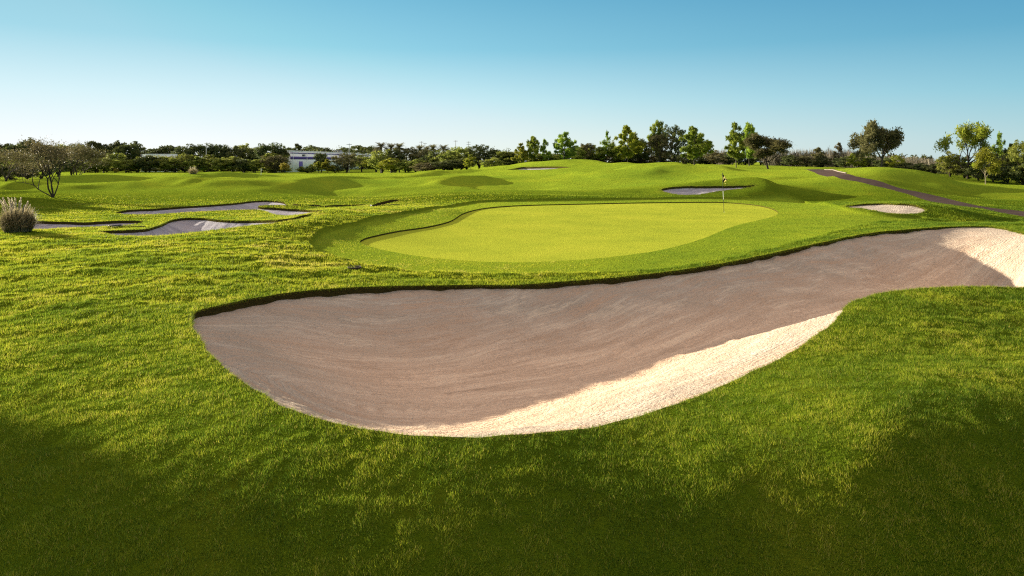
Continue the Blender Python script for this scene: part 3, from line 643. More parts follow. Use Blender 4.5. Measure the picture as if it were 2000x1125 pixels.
def twiggy(seed, kind, stems, L, r, leafn, leafsize, leafmat, bark, elong=1.5, spread=0.6, up=0.12, maxlev=4, moss=0, kids=(2, 3), rad=0.09, shrink=0.74):
    g = np.random.default_rng(seed); tubes = []; tips = []
    for s in stems: grow(g, s[0], s[1], L * s[2], r * s[3], 0 if len(s) < 5 else s[4], tubes, tips, spread, up, kids, shrink, maxlev)
    T = np.array([t[0] for t in tips]); tr = list(join(tubes)); parts = []
    k = np.repeat(np.arange(len(T)), leafn); pos = T[k] + g.normal(size=(len(k), 3)) * rad * np.array([1, 1, .8]); V, Fc = leaves(g, pos, leafsize, elong, unit(pos - T[k] + np.array([0, 0, 0.3 * rad])))
    t = np.repeat(np.clip(g.random(len(T))[k] * 0.6 + 0.4 * g.random(len(k)), 0, 1), 4); cr = [V, Fc, t]; arr = [tr, cr]
    if moss:
        low = T[T[:, 2] < np.percentile(T[:, 2], 60)]; sel = low[g.integers(0, len(low), moss)]; strands = []
        for p in sel:
            p = p + g.normal(size=3) * 0.04; Lm = g.uniform(0.14, 0.36); a = g.uniform(0, 6.28); Vm = []
            for q in range(6):
                z_ = q / 5; wd = 0.030 * (1 - 0.75 * z_) * (0.7 + 0.6 * g.random()); c_ = p + np.array([0.02 * math.sin(3 * z_ + a), 0.02 * math.cos(2 * z_ + a), 0.06 - Lm * z_])
                for h_ in range(3): Vm.append(c_ + wd * np.array([math.cos(a + 2.09 * h_), math.sin(a + 2.09 * h_), 0]))
            Fm = [(3 * i + h_, 3 * i + (h_ + 1) % 3, 3 * i + 3 + (h_ + 1) % 3, 3 * i + 3 + h_) for i in range(5) for h_ in range(3)]
            strands.append([np.array(Vm), np.array(Fm), np.full(len(Vm), g.random())])
        arr += strands
    norm_unit(arr)
    parts.append(('crown', tuple(cr), leafmat))
    if moss: parts += [('hanging_moss', tuple(m_), 'moss') for m_ in strands]
    shape(kind, tuple(tr), parts, bark)
def palm(seed):
    g = np.random.default_rng(seed); V = []; Fc = []; t = []
    for k in range(64):
        a = g.uniform(0, 6.283); el = g.uniform(-0.45, 1.1); L = g.uniform(0.34, 0.46); d = np.array([math.cos(a) * math.cos(el), math.sin(a) * math.cos(el), math.sin(el)])
        s = unit(np.cross(d, [0, 0, 1.0]) + 1e-6); P = [np.array([0, 0, 0.70]) + d * L * q - np.array([0, 0, 0.20 * q * q * math.cos(el)]) for q in np.linspace(0.05, 1, 9)]
        for i in range(8):
            for sd in (-1, 1):
                for h in (0.0, 0.5):
                    c = P[i] * (1 - h) + P[i + 1] * h; tip = c + s * sd * 0.085 * math.sin(math.pi * (0.12 + 0.8 * (i + h) / 8)) + (P[i + 1] - P[i]) * 1.1; b = len(V)
                    V += [c, c + (P[i + 1] - P[i]) * 0.42, tip]; Fc.append((b, b + 1, b + 2)); t += [0.25 + 0.6 * g.random()] * 3
    V = [np.array([v[0], v[1], 0.80 + (v[2] - 0.70) * 0.55]) for v in V]
    tr = tube([(0, 0, -.02), (0.01, 0, .3), (0, .01, .66), (0, 0, .82)], [.030, .026, .028, .045], 8)
    shape('palm', tr, [('fronds', (np.array(V), np.array(Fc), np.array(t)), 'olive')], 'grey')
def brush(seed):
    g = np.random.default_rng(seed); V = []; Fc = []; t = []
    for k in range(150):
        x, y = g.normal(size=2) * 0.20; h = g.uniform(0.45, 1.0) * (1 - 0.5 * min(1, (x * x + y * y) / 0.25)); a = g.uniform(0, 6.28); wv = np.array([math.cos(a), math.sin(a), 0]) * 0.010
        tp = np.array([x * 1.35 + 0.05 * g.normal(), y * 1.35 + 0.05 * g.normal(), h]); b0 = np.array([x, y, 0]); tone = g.random()
        for q in range(4):
            s = b0 + (tp - b0) * q * 0.22 if q else b0; e = tp + (g.normal(size=3) * np.array([0.07, 0.07, 0.05]) if q else 0); b = len(V)
            V += [s - wv, s + wv, e + wv * .3, e - wv * .3]; Fc.append((b, b + 1, b + 2, b + 3)); t += [tone] * 4
    P = g.normal(size=(420, 3)) * np.array([0.24, 0.24, 0.22]) + np.array([0, 0, 0.40]); P = P[(P[:, 2] > 0.02) & (P[:, 2] < 0.8)]
    lv = leaves(g, P, 0.03, 1.3)
    shape('brush', None, [('stalks', (np.array(V), np.array(Fc), np.array(t)), 'dry'), ('foliage', (lv[0], lv[1], np.repeat(g.random(len(P)), 4)), 'olive')], 'grey')

for s in range(5): dome(100 + s, z0=0.10 + 0.04 * (s % 3), nc=64 + 6 * s, per=62)
for s in range(4): dome(140 + s, z0=0.02, nc=60, per=60, kind='bush', flat=0.06)
for s in range(2): dome(160 + s, z0=0.50, nc=40, per=70, kind='umbrella', flat=0.0, rmin=0.08, rmax=0.12, bark='grey')
dome(164, z0=0.70, nc=50, per=70, kind='tall_pine', bark='grey')
for s in range(2): dome(170 + s, z0=0.10, nc=120, per=55, size=0.016, kind='feather', rmin=0.06, rmax=0.10)
for s in range(5): pine(200 + s, z0=0.24 + 0.04 * (s % 3), whorls=8 + s % 3)
pine(230, z0=0.30, whorls=7, kind='round_pine', wide=0.60, per=110, dense=2); pine(231, z0=0.28, whorls=9, kind='round_pine', wide=0.52, per=110, dense=2)
pine(240, z0=0.35, whorls=7, kind='open_pine', wide=0.45, per=45); pine(241, z0=0.40, whorls=6, kind='open_pine', wide=0.5, per=40)
pine(250, z0=0.06, whorls=11, kind='conifer', wide=0.34, per=80); pine(251, z0=0.05, whorls=11, kind='conifer', wide=0.40, per=80)
O = np.zeros(3)
twiggy(300, 'liveoak', [(O, (0.03, 0, 1), 1.15, 1.3), ((0.02, 0, 1.0), (-0.7, 0.2, 0.75), 0.9, 0.8), ((0.02, 0, 1.05), (0.9, -0.1, 0.6), 1.25, 0.8), ((0.02, 0, 1.05), (0.2, 0.8, 0.8), 0.95, 0.7), ((0.02, 0, 1.0), (-0.1, -0.8, 0.8), 0.95, 0.7)], 1.0, 0.085, 26, 0.075, 'olive', 'grey', 1.3, 0.8, 0.06, 4, 24, (2, 3), 0.17)
twiggy(310, 'mossoak', [(O, (-0.12, 0, 1), 1.0, 1.3), ((0.05, 0, 0.1), (0.42, 0.1, 1), 1.2, 1.0), ((-0.1, 0, 0.95), (-0.8, -0.3, 0.8), 0.95, 0.8), ((-0.1, 0, 0.95), (0.0, 0.6, 1), 0.9, 0.8)], 1.05, 0.085, 15, 0.07, 'bright', 'dark', 1.4, 0.7, 0.16, 4, 18, (2, 3), 0.17)
twiggy(320, 'halfbare', [(O, (0, 0, 1), 0.8, 1.3), ((0, 0, 0.75), (-0.8, 0.1, 0.7), 0.9, 0.8), ((0, 0, 0.78), (0.55, 0.2, 1), 1.0, 0.8), ((0, 0, 0.78), (0.1, -0.6, 0.9), 0.9, 0.7)], 1.0, 0.06, 9, 0.06, 'olive', 'dark', 1.6, 0.6, 0.2, 4, 0, (3, 4), 0.14)
twiggy(332, 'leaning', [(O, (-1.1, 0.1, 0.62), 1.15, 0.62, 0), (O, (-0.5, -0.1, 1.0), 1.05, 0.8, 0), (O, (-0.1, 0.25, 1.2), 1.05, 0.7, 0), (O, (0.22, -0.2, 1.2), 1.05, 0.7, 0), (O, (0.55, 0.2, 1.0), 1.0, 0.6, 0)], 1.0, 0.052, 4, 0.030, 'brown', 'dark', 1.5, 0.62, 0.22, 4, 0, (2, 4), 0.17)
twiggy(341, 'leaning', [(O, (-0.6, 0.1, 1.0), 1.0, 0.8, 0), (O, (-0.1, 0.2, 1.2), 1.1, 0.9, 0), (O, (0.4, -0.1, 1.0), 1.0, 0.7, 0), (O, (0.7, 0.1, 0.8), 1.0, 0.6, 0)], 1.0, 0.05, 7, 0.034, 'olive', 'dark', 1.5, 0.62, 0.2, 4, 0, (2, 4), 0.18)
twiggy(350, 'sapling', [(O, (0, 0, 1), 1.2, 1.0), ((0, 0, .6), (-.5, .2, .8), .6, .5, 1), ((0, 0, .8), (.5, -.2, .8), .6, .5, 1), ((0, 0, 1.1), (.1, .3, 1), .7, .6, 1)], 0.9, 0.05, 26, 0.06, 'bright', 'pale', 1.3, 0.6, 0.15, 4, 0, (2, 3), 0.15)
for s in range(2): palm(400 + s)
for s in range(3): brush(420 + s)

_used = {}
def plant(px, top, wpx, dist, kind, leaf, name, cat, label, group=None, var=None, rz=None, bark=None, sink=0.0, lean=0.0):
    x = (px - 1000) / F * dist; gz = float(ground_z(np.array([x]), np.array([dist]))[0]) - sink
    H = CZ - (top - HOR) / F * dist - gz; H *= 1.05; W = wpx / F * dist
    lst = SHAPES[kind]; i = _used.get(kind, 0); _used[kind] = i + 1; v = lst[(i if var is None else var) % len(lst)]
    rz = (i * 2.399 + px * 0.37) % 6.283 if rz is None else rz
    e = empty(name, (x, dist, gz), rz, (W, W, H)); tag(e, label, cat, group)
    if lean: e.rotation_euler = (0, lean, rz)
    tm, pm = v
    if tm is not None:
        o = tm.copy(); COL.objects.link(o); o.parent = e
    for nm, m_, dm in pm:
        o = m_.copy(); COL.objects.link(o); o.parent = e
        mt = leaf if nm in ('crown', 'foliage', 'fronds') and leaf else None
        if mt and mt != dm: o.material_slots[0].link = 'OBJECT'; o.material_slots[0].material = LEAF[mt]
    return e
ORD = ['first', 'second', 'third', 'fourth', 'fifth', 'sixth', 'seventh', 'eighth', 'ninth', 'tenth', 'eleventh', 'twelfth', 'thirteenth', 'fourteenth', 'fifteenth', 'sixteenth', 'seventeenth', 'eighteenth', 'nineteenth', 'twentieth', 'twenty-first', 'twenty-second', 'twenty-third', 'twenty-fourth', 'twenty-fifth', 'twenty-sixth', 'twenty-seventh', 'twenty-eighth', 'twenty-ninth', 'thirtieth']
KIND = {'dome': ('round_tree', 'tree', 'round-crowned tree'), 'bush': ('leafy_shrub', 'shrub', 'leafy shrub'), 'umbrella': ('umbrella_pine', 'pine tree', 'flat-topped pine'), 'feather': ('oak_tree', 'tree', 'fine-leaved oak'), 'pine': ('pine_tree', 'pine tree', 'tufted pine'), 'round_pine': ('pine_tree', 'pine tree', 'full round pine'), 'open_pine': ('pine_tree', 'pine tree', 'sparse open pine'), 'conifer': ('conifer_tree', 'conifer', 'pointed conifer'), 'palm': ('palm_tree', 'palm tree', 'date palm'), 'brush': ('dry_bush', 'bush', 'dry twiggy bush'), 'leaning': ('leaning_tree', 'tree', 'multi-stemmed tree')}
COLW = {'dark': 'dark', 'mid': 'mid-green', 'pine': 'green', 'bright': 'bright green', 'yellow': 'yellow', 'olive': 'olive', 'brown': 'brownish', 'dry': 'grey', None: 'greyish'}
def row(items, where, group):
    n = {}
    for px, top, wpx, dist, kind, leaf in items:
        k = (kind, leaf); n[k] = n.get(k, 0) + 1
    c = {}
    for px, top, wpx, dist, kind, leaf in sorted(items):
        k = (kind, leaf); c[k] = c.get(k, 0) + 1; nm, cat, word = KIND[kind]
        ordn = '' if n[k] == 1 else (', leftmost ' if c[k] == 1 else ', rightmost ' if c[k] == n[k] else ', %s from left ' % ORD[c[k] - 1])
        lab = '%s %s%s %s' % (COLW[leaf], word, ordn if ordn else ' ', where)
        plant(px, top, wpx, dist, kind, leaf, nm, cat, ' '.join(lab.split()).replace(' ,', ','), group)
# --- far tree belt on the left, back row
row([(-22,284,52,300,'dome','dark'),(12,282,52,300,'dome','dark'),(40,279,52,295,'dome','dark'),(62,271,34,300,'umbrella','dark'),(88,280,50,300,'dome','dark'),(120,283,46,300,'dome','mid'),(150,282,50,298,'dome','dark'),(178,277,44,300,'umbrella','dark'),(203,283,44,300,'dome','dark'),(228,276,36,292,'umbrella','dark'),(262,278,62,285,'dome','dark'),(302,288,56,310,'dome','dark'),(332,285,54,312,'umbrella','dark'),(358,287,52,288,'dome','dark'),(392,281,58,290,'dome','dark'),(425,284,54,292,'dome','dark'),(455,286,52,290,'dome','dark'),(478,281,44,300,'dome','mid'),(503,288,46,292,'dome','dark'),(528,280,52,256,'dome','dark'),(546,287,36,256,'dome','dark'),(540,300,44,252,'dome','mid')], 'in the tall back row left of the white building', 'back row of trees left of the white building')
# --- far tree belt on the left, front row
row([(165,317,44,236,'dome','mid'),(186,311,42,238,'dome','mid'),(203,308,42,238,'dome','mid'),(224,300,44,244,'dome','mid'),(246,311,48,238,'dome','mid'),(270,307,42,240,'dome','mid'),(292,304,52,240,'dome','dark'),(320,304,52,242,'dome','mid'),(340,309,42,238,'dome','mid'),(362,300,50,243,'dome','mid'),(386,306,44,238,'pine','mid'),(407,303,52,240,'pine','mid'),(432,308,44,238,'dome','mid'),(454,306,50,239,'dome','mid'),(478,311,42,237,'dome','dark'),(498,312,44,237,'dome','mid'),(525,300,32,242,'conifer','mid'),(538,304,54,238,'feather','olive'),(556,318,20,226,'dome','yellow')], 'in the low front row left of the white building', 'front row of trees left of the white building')
row([(152+i*19, 322+(i*7)%5, 30+(i*5)%9, 247+(i*3)%5, 'bush', 'dark' if i%3 else 'mid') for i in range(22)], 'in the shaded underbrush left of the white building', 'underbrush of the left tree belt')
# --- round the white building
row([(581,281,30,415,'conifer','dark'),(612,285,52,420,'umbrella','dark'),(638,289,44,425,'dome','dark'),(668,291,40,430,'dome','dark'),(697,285,62,425,'umbrella','dark'),(722,286,46,420,'umbrella','dark'),(560,286,36,400,'dome','dark')], 'rising behind the white building', 'trees behind the white building')
row([(590,325,22,232,'pine','mid'),(608,321,24,234,'pine','mid'),(622,316,26,230,'pine','bright'),(639,311,30,232,'pine','bright'),(628,300,34,250,'dome','dark'),(676,300,58,240,'feather','olive'),(707,304,42,246,'dome','mid'),(735,308,58,234,'dome','bright'),(655,322,34,236,'bush','dark'),(600,328,40,240,'bush','dark')], 'in front of the white building', 'trees in front of the white building')
# --- middle: palms and shrubs
row([(744,277,50,205,'palm','olive'),(764,280,46,206,'palm','olive'),(780,279,50,204,'palm','olive'),(820,283,46,208,'palm','olive'),(834,285,40,210,'palm','olive'),(846,282,44,206,'palm','olive'),(866,282,46,205,'palm','olive')], 'above the shrubs between building and green', 'date palms above the shrubs')
row([(746,293,56,200,'bush','mid'),(772,293,54,200,'bush','dark'),(798,288,54,202,'feather','olive'),(826,291,56,200,'bush','olive'),(764,309,48,192,'dome','bright'),(792,313,44,190,'bush','mid'),(812,311,44,188,'bush','mid'),(846,296,60,192,'bush','dark'),(866,294,60,190,'bush','mid'),(832,318,60,182,'bush','brown'),(884,295,54,184,'bush','mid'),(900,287,46,190,'dome','mid'),(918,302,28,170,'pine','bright'),(935,283,58,185,'feather','dark'),(912,298,44,184,'bush','mid'),(962,293,46,182,'dome','dark'),(985,296,52,178,'pine','mid'),(1003,294,48,178,'dome','mid'),(960,308,50,172,'bush','mid'),(868,312,56,180,'bush','dark'),(900,310,50,178,'bush','dark')], 'in the shrub belt below the palms', 'shrub belt below the palms')
# --- pines behind the middle rise
row([(1018,280,34,168,'pine','bright'),(1040,267,36,170,'pine','pine'),(1064,272,26,170,'pine','pine'),(1046,300,44,172,'dome','mid'),(1074,299,46,172,'dome','mid'),(1101,259,50,165,'pine','pine'),(1128,286,40,170,'dome','mid'),(1146,281,38,172,'dome','olive'),(1166,284,44,172,'dome','mid'),(1185,256,28,170,'open_pine','pine'),(1207,283,46,170,'dome','mid'),(1196,275,30,172,'open_pine','mid'),(1226,246,56,160,'round_pine','bright'),(1253,272,44,168,'dome','dark'),(1283,236,40,162,'pine','pine'),(1289,262,52,156,'feather','olive'),(1316,245,52,158,'feather','dark'),(1090,305,44,174,'bush','dark'),(1118,304,46,174,'bush','dark'),(1150,304,46,175,'bush','dark'),(1186,303,48,174,'bush','brown'),(1216,302,48,172,'bush','dark'),(1265,302,50,170,'bush','brown'),(1300,302,50,168,'bush','dark'),(1240,304,40,172,'bush','dark'),(1000,308,40,176,'bush','dark'),(1030,306,44,176,'bush','dark'),(1060,306,44,176,'bush','dark')], 'behind the middle rise, left of the lone round pine', 'trees behind the middle rise')
# --- single trees on the right
plant(1356,248,68,128,'round_pine','pine','pine_tree','pine tree','lone full round pine with bare trunk behind the yellow flag','single trees on the right hillside',0)
plant(1438,241,44,107,'pine','pine','pine_tree','pine tree','left pine of the tall close pair right of the yellow flag','single trees on the right hillside',1)
plant(1463,240,44,117,'round_pine','pine','pine_tree','pine tree','right pine of the tall close pair, partly behind the half-bare oak','single trees on the right hillside',1)
plant(1500,266,74,101,'halfbare','olive','oak_tree','tree','half-bare low oak with dark forked trunk right of the pine pair','single trees on the right hillside')
plant(1721,243,86,96,'liveoak','olive','live_oak','tree','wide dark live oak with yellow moss hanging under its crown','single trees on the right hillside')
plant(1890,246,76,92,'mossoak','bright','moss_oak','tree','pale yellow-green mossy oak with forked trunk rising behind the right hedge','single trees on the right hillside')
plant(1925,293,42,80,'sapling','bright','young_tree','tree','small light-leaved tree with pale straight trunk in front of the hedge','single trees on the right hillside')
plant(1951,259,38,92,'open_pine','pine','pine_tree','pine tree','tall sparse pine right of the pale mossy oak','single trees on the right hillside')
plant(1975,282,34,90,'pine','dark','pine_tree','pine tree','short dark pine beside the tall sparse pine at right','single trees on the right hillside')
plant(1999,276,60,84,'feather','mid','oak_tree','tree','dark bushy oak cut by the right picture edge','single trees on the right hillside')
plant(1638,279,20,140,'conifer','brown','juniper_tree','conifer','narrow dark reddish conifer standing among the grey brush','single trees on the right hillside')
plant(1598,288,26,150,'conifer','olive','juniper_tree','conifer','stubby olive conifer at the left part of the grey brush','single trees on the right hillside')
plant(1676,297,40,112,'bush','bright','leafy_shrub','shrub','bright green shrub left of the wide live oak','shrubs round the live oak')
plant(1752,304,36,106,'bush','bright','leafy_shrub','shrub','yellow-green shrub right of the live oak trunk','shrubs round the live oak')
plant(1856,297,44,94,'bush','mid','leafy_shrub','shrub','tall rounded shrub left of the pale mossy oak','shrubs round the live oak')
row([(1336,300,40,170,'bush','dark'),(1368,300,50,170,'bush','dark'),(1396,294,40,165,'bush','brown'),(1424,297,46,168,'bush','dark'),(1456,298,46,168,'bush','dark'),(1486,298,46,165,'bush','dark'),(1516,300,44,162,'bush','dark'),(1385,306,40,168,'bush','dark')], 'in the shade behind the pine pair', 'dark shrubs behind the pine pair')
row([(1412,292,40,172,'brush',None),(1512,292,44,160,'brush',None),(1540,290,46,160,'brush',None),(1566,290,46,158,'brush',None),(1588,291,44,156,'brush',None),(1612,289,44,152,'brush',None),(1630,292,40,146,'brush',None),(1654,291,42,138,'brush',None),(1668,293,40,132,'brush',None),(1694,300,40,124,'brush',None),(1714,303,40,118,'brush',None),(1740,302,40,116,'brush',None),(1762,304,42,114,'brush',None),(1782,305,44,112,'brush',None),(1804,307,44,110,'brush',None),(1826,309,44,108,'brush',None),(1842,311,36,106,'brush',None)], 'along the top of the right hillside', 'grey brush along the right hillside')
row([(1545,303,44,150,'bush','dark'),(1575,304,44,148,'bush','olive'),(1606,304,44,140,'bush','dark'),(1650,306,40,126,'bush','dark'),(1700,308,44,112,'bush','dark'),(1728,308,44,108,'bush','dark'),(1770,318,44,104,'bush','dark'),(1798,319,44,102,'bush','dark'),(1826,320,44,100,'bush','dark'),(1856,321,44,96,'bush','dark'),(1884,318,44,93,'bush','dark'),(1912,322,44,90,'bush','dark'),(1940,322,48,88,'bush','dark'),(1968,322,48,86,'bush','dark'),(1996,320,50,84,'bush','dark'),(2026,318,50,83,'bush','dark'),(1950,300,44,90,'bush','olive'),(2030,290,60,84,'dome','mid')], 'in the dark hedge along the right hillside', 'dark hedge along the right hillside')
# --- left edge
plant(104,277,150,54,'leaning','brown','leaning_tree','tree','nearest leaning multi-stemmed tree with thin brown foliage left of the hollow','multi-stemmed trees at left',0,0.0)
plant(150,282,92,108,'leaning','olive','leaning_tree','tree','smaller olive multi-stemmed tree standing behind the nearest leaning one','multi-stemmed trees at left',1,0.3)
plant(12,290,110,100,'leaning','brown','leaning_tree','tree','reddish brown spreading tree at the left picture edge','multi-stemmed trees at left',1,2.0)
row([(-20,318,60,112,'bush','dark'),(20,322,54,114,'bush','dark'),(52,320,50,118,'bush','dark'),(80,318,46,125,'bush','dark'),(0,306,60,120,'feather','mid'),(58,302,54,135,'feather','dark'),(112,309,50,150,'feather','dark'),(140,312,50,160,'feather','dark'),(92,300,48,160,'dome','dark')], 'in the thicket behind the leaning trees', 'thicket at the left edge')
plant(227,329,9,228,'bush','yellow','leafy_shrub','shrub','tiny yellow sunlit shrub at the foot of the left tree belt')
# trees standing beyond the left edge of the picture; one shades the hollow, the other is added to darken the foreground
plant(-190,250,230,58,'dome','dark','round_tree','tree','dark round tree beyond the left picture edge shading the left hollow','trees beyond the left edge',1)
plant(-737,-15,230,22.2,'halfbare','mid','oak_tree','tree','unseen half-bare tree added beyond the left picture edge to shade the front slope','trees beyond the left edge',0)
# ------------------------------------------------------------------ small objects
def at(px, dist, dz=0.0):
    x = (px - 1000) / F * dist; return (x, dist, float(ground_z(np.array([x]), np.array([dist]))[0]) + dz)
def box(x0, x1, y0, y1, z0, z1):
    V = np.array([(x, y, z) for z in (z0, z1) for y in (y0, y1) for x in (x0, x1)], float)
    return V, np.array([(0, 2, 3, 1), (4, 5, 7, 6), (0, 1, 5, 4), (2, 6, 7, 3), (0, 4, 6, 2), (1, 3, 7, 5)])
def part(name, sh, m, parent, smooth_=False):
    return mesh(name, sh[0], [sh[1]] if not isinstance(sh[1], list) else sh[1], M.get(m, m) if isinstance(m, str) else m, smooth_, parent=parent)
M['white'] = plain('white_metal', (0.93, 0.94, 0.95), 0.5, var=0.03); M['purple'] = plain('purple_paint', (0.10, 0.07, 0.30), 0.5); M['glass'] = plain('dark_glass', (0.02, 0.022, 0.03), 0.1, 0.6)
M['black'] = plain('black_paint', (0.012, 0.012, 0.014), 0.4); M['polewhite'] = plain('pole_white', (0.75, 0.74, 0.70), 0.4); M['roof'] = plain('roof_grey', (0.30, 0.31, 0.34), 0.8)
M['wood'] = plain('pole_wood', (0.34, 0.28, 0.24), 0.9); M['steel'] = plain('galvanised_steel', (0.45, 0.46, 0.48), 0.6); M['kerb'] = plain('kerb_concrete', (0.27, 0.235, 0.19), 0.9); M['soil'] = plain('dark_soil', (0.035, 0.027, 0.02), 1.0)
def checker_material():
    m, t, N = mat('flag_cloth'); u = attr(t, 'cu'); v = attr(t, 'cv')
    a = math_(t, 'FLOOR', math_(t, 'MULTIPLY', u, 3)); b = math_(t, 'FLOOR', math_(t, 'MULTIPLY', v, 3)); k = math_(t, 'MODULO', math_(t, 'ADD', a, b), 2)
    c = mixc(t, k, (0.012, 0.011, 0.012), (0.90, 0.76, 0.28)); finish(t, c, 0.8, 0.1, None, 0.3); return m
M['flag'] = checker_material()
M['flagwhite'] = plain('white_cloth', (0.75, 0.74, 0.70), 0.8)
# golf flag on the green: leaning pole with painted bands, limp chequered cloth, cup
def pole_piece(z0, z1, r): return tube([(0, 0, z0), (0, 0, z1)], [r, r], 10)
def drape(seed, h, wd):
    g = np.random.default_rng(seed); nu, nv = 13, 15; V = []; cu = []; cv = []
    for j in range(nv):
        for i in range(nu):
            a, b = i / (nu - 1), j / (nv - 1)
            x = 0.012 + wd * a * (0.42 + 0.22 * math.sin(2.4 * b * math.pi)); y = 0.05 * math.sin(a * 7.5 + b * 2.0) * a + 0.02 * math.sin(a * 15 + 1)
            z = -h * b - a * wd * 0.62 * (1 - 0.25 * b) + 0.02 * math.sin(5 * a + 3 * b); V.append((x, y, z)); cu.append(a); cv.append(b)
    Fc = [(j * nu + i, j * nu + i + 1, (j + 1) * nu + i + 1, (j + 1) * nu + i) for j in range(nv - 1) for i in range(nu - 1)]
    return np.array(V), np.array(Fc), {'cu': cu, 'cv': cv}
p = at(1414, 37.6, -0.06); FH = 2.17
e = empty('golf_flag', p); e.rotation_euler = (0, math.radians(-2.3), 0)
tag(e, 'golf flag with limp yellow and black chequered cloth standing on the green', 'golf flag')
pl = mesh('pole', *pole_piece(-0.15, FH, 0.012), M['black'], True, parent=e)
part('pole_band', pole_piece(0.72, 1.20, 0.0145), 'polewhite', pl, True)
V, Fc, at_ = drape(3, 0.44, 0.42); V = V + np.array([0, 0, FH - 0.02])
mesh('flag_cloth', V, Fc, M['flag'], True, at_, parent=e)
part('pole_tip', tube([(0, 0, FH), (0, 0, FH + .03), (0, 0, FH + .05)], [.016, .018, .004], 8), 'black', pl, True)
part('cup', tube([(0, 0, 0.004), (0, 0, -0.1)], [0.054, 0.054], 14), 'polewhite', e, True)
p = at(510, 118); e = empty('golf_flag', p); tag(e, 'tiny far white flagstick on the left mound before the tree belt', 'golf flag')
mesh('pole', *pole_piece(-0.1, 1.15, 0.035), M['polewhite'], True, parent=e); V, Fc, at_ = drape(5, 0.3, 0.35); mesh('flag_cloth', V + np.array([0, 0, 1.12]), Fc, M['flagwhite'], True, parent=e)
# pampas grass clumps
def pampas(px, dist, H, W, nplume, seed, label, nb=2600):
    g = np.random.default_rng(seed); p = at(px, dist); e = empty('pampas_grass', p); tag(e, label, 'grass clump', 'pampas grass clumps')
    V = []; Fc = []; t = []
    for k in range(nb):
        a = g.uniform(0, 6.283); r0 = W * 0.27 * math.sqrt(g.random()); b0 = np.array([math.cos(a) * r0, math.sin(a) * r0, 0]); a2 = a + g.normal() * 0.5
        q_ = math.sqrt(g.random()); sp = q_ * W * g.uniform(0.22, 0.42); L = H * 0.78 * math.sqrt(max(0.06, 1 - 0.9 * q_ * q_)) * g.uniform(0.7, 1.05); mid = b0 + np.array([math.cos(a2) * sp * .5, math.sin(a2) * sp * .5, L * 0.80]); tip = b0 + np.array([math.cos(a2) * sp, math.sin(a2) * sp, L * (1.0 - 0.45 * q_ * g.random())])
        wv = np.array([-math.sin(a2), math.cos(a2), 0]) * W * 0.0045; b = len(V); V += [b0 - wv, b0 + wv, mid + wv, mid - wv, tip]; Fc += [(b, b + 1, b + 2), (b, b + 2, b + 3), (b + 3, b + 2, b + 4)]; t += [g.random()] * 5
    mesh('blades', np.array(V), np.array(Fc), M['straw'], False, {'leaf': t}, parent=e)
    for k in range(nplume):
        a = g.uniform(0, 6.283); sp = g.uniform(0.05, 0.42) * W; d = np.array([math.cos(a) * sp, math.sin(a) * sp * 0.7, H * g.uniform(0.72, 1.0)]); n = 90
        q = g.random(n); P = d[None] * (0.72 + 0.28 * q)[:, None] + g.normal(size=(n, 3)) * W * 0.007 * np.sin(np.pi * np.clip(q * .9 + .06, 0, 1))[:, None]
        lv = leaves(g, P, W * 0.014, 2.4, np.tile(unit(d), (n, 1))); st = tube([d * 0.2, d * 0.6, d * 0.98], [W * .0035, W * .003, W * .002], 4)
        mesh('plume', np.concatenate([lv[0], st[0]]), np.concatenate([lv[1], st[1] + len(lv[0])]), M['plume'], False, {'leaf': np.concatenate([np.repeat(g.random(n), 4), np.full(len(st[0]), .4)])}, parent=e)
M['straw'] = leaf_material('pampas_blade', (0.15, 0.14, 0.075), (0.58, 0.50, 0.29), 0.5); M['plume'] = leaf_material('plume', (0.42, 0.36, 0.26), (0.80, 0.72, 0.56), 0.4)
pampas(35, 25.6, 1.30, 1.62, 15, 5, 'big tufted pampas grass clump with pale plumes beside the narrow left bunker')
pampas(377, 109, 1.35, 2.0, 12, 6, 'small distant pampas clump with pinkish plumes on the left fairway', 900)
# rakes left lying by the bunkers
def rake(px, dist, rz, label):
    x, y, z = at(px, dist, 0.03); e = empty('bunker_rake', (x, y, z), rz); tag(e, label, 'rake', 'bunker rakes')
    part('handle', tube([(0, 0, 0.02), (1.75, 0, 0.05)], [.02, .02], 8), 'black', e, True)
    hd = [box(-.03, .03, -.3, .3, 0.0, 0.05)] + [box(-.02, .01, -.29 + i * .058, -.275 + i * .058, -.06, 0.0) for i in range(11)]
    part('rake_head', join(hd), 'black', e)
rake(224, 28.9, math.radians(-20), 'black rake lying on the grass in front of the narrow left bunker')
rake(726, 40.6, math.radians(25), 'black rake lying at the tip of the tiny brown-lipped bunker')
# dark drain opening in the turf left of the green
p = at(692, 16.4); e = empty('drain_cover', (p[0], p[1], p[2] + 0.012)); tag(e, 'dark round drain opening sunk in the grass left of the green', 'drain')
a = np.linspace(0, 2 * math.pi, 25)[:-1]
ringv = np.concatenate([np.stack([np.cos(a) * r, np.sin(a) * r, np.full(24, z)], 1) for r, z in ((0.19, 0.0), (0.17, 0.022), (0.145, 0.022), (0.14, -0.05))])
part('rim', (ringv, np.array([(k * 24 + i, k * 24 + (i + 1) % 24, (k + 1) * 24 + (i + 1) % 24, (k + 1) * 24 + i) for k in range(3) for i in range(24)])), 'soil', e)
grid = join([box(-0.13, 0.13, y - .008, y + .008, -0.01, 0.006) for y in np.linspace(-.09, .09, 5)]); part('grate', grid, 'black', e)
part('well', (np.stack([np.cos(a) * .14, np.sin(a) * .14, np.full(24, -.05)], 1), [np.arange(24)[None]]), 'soil', e)
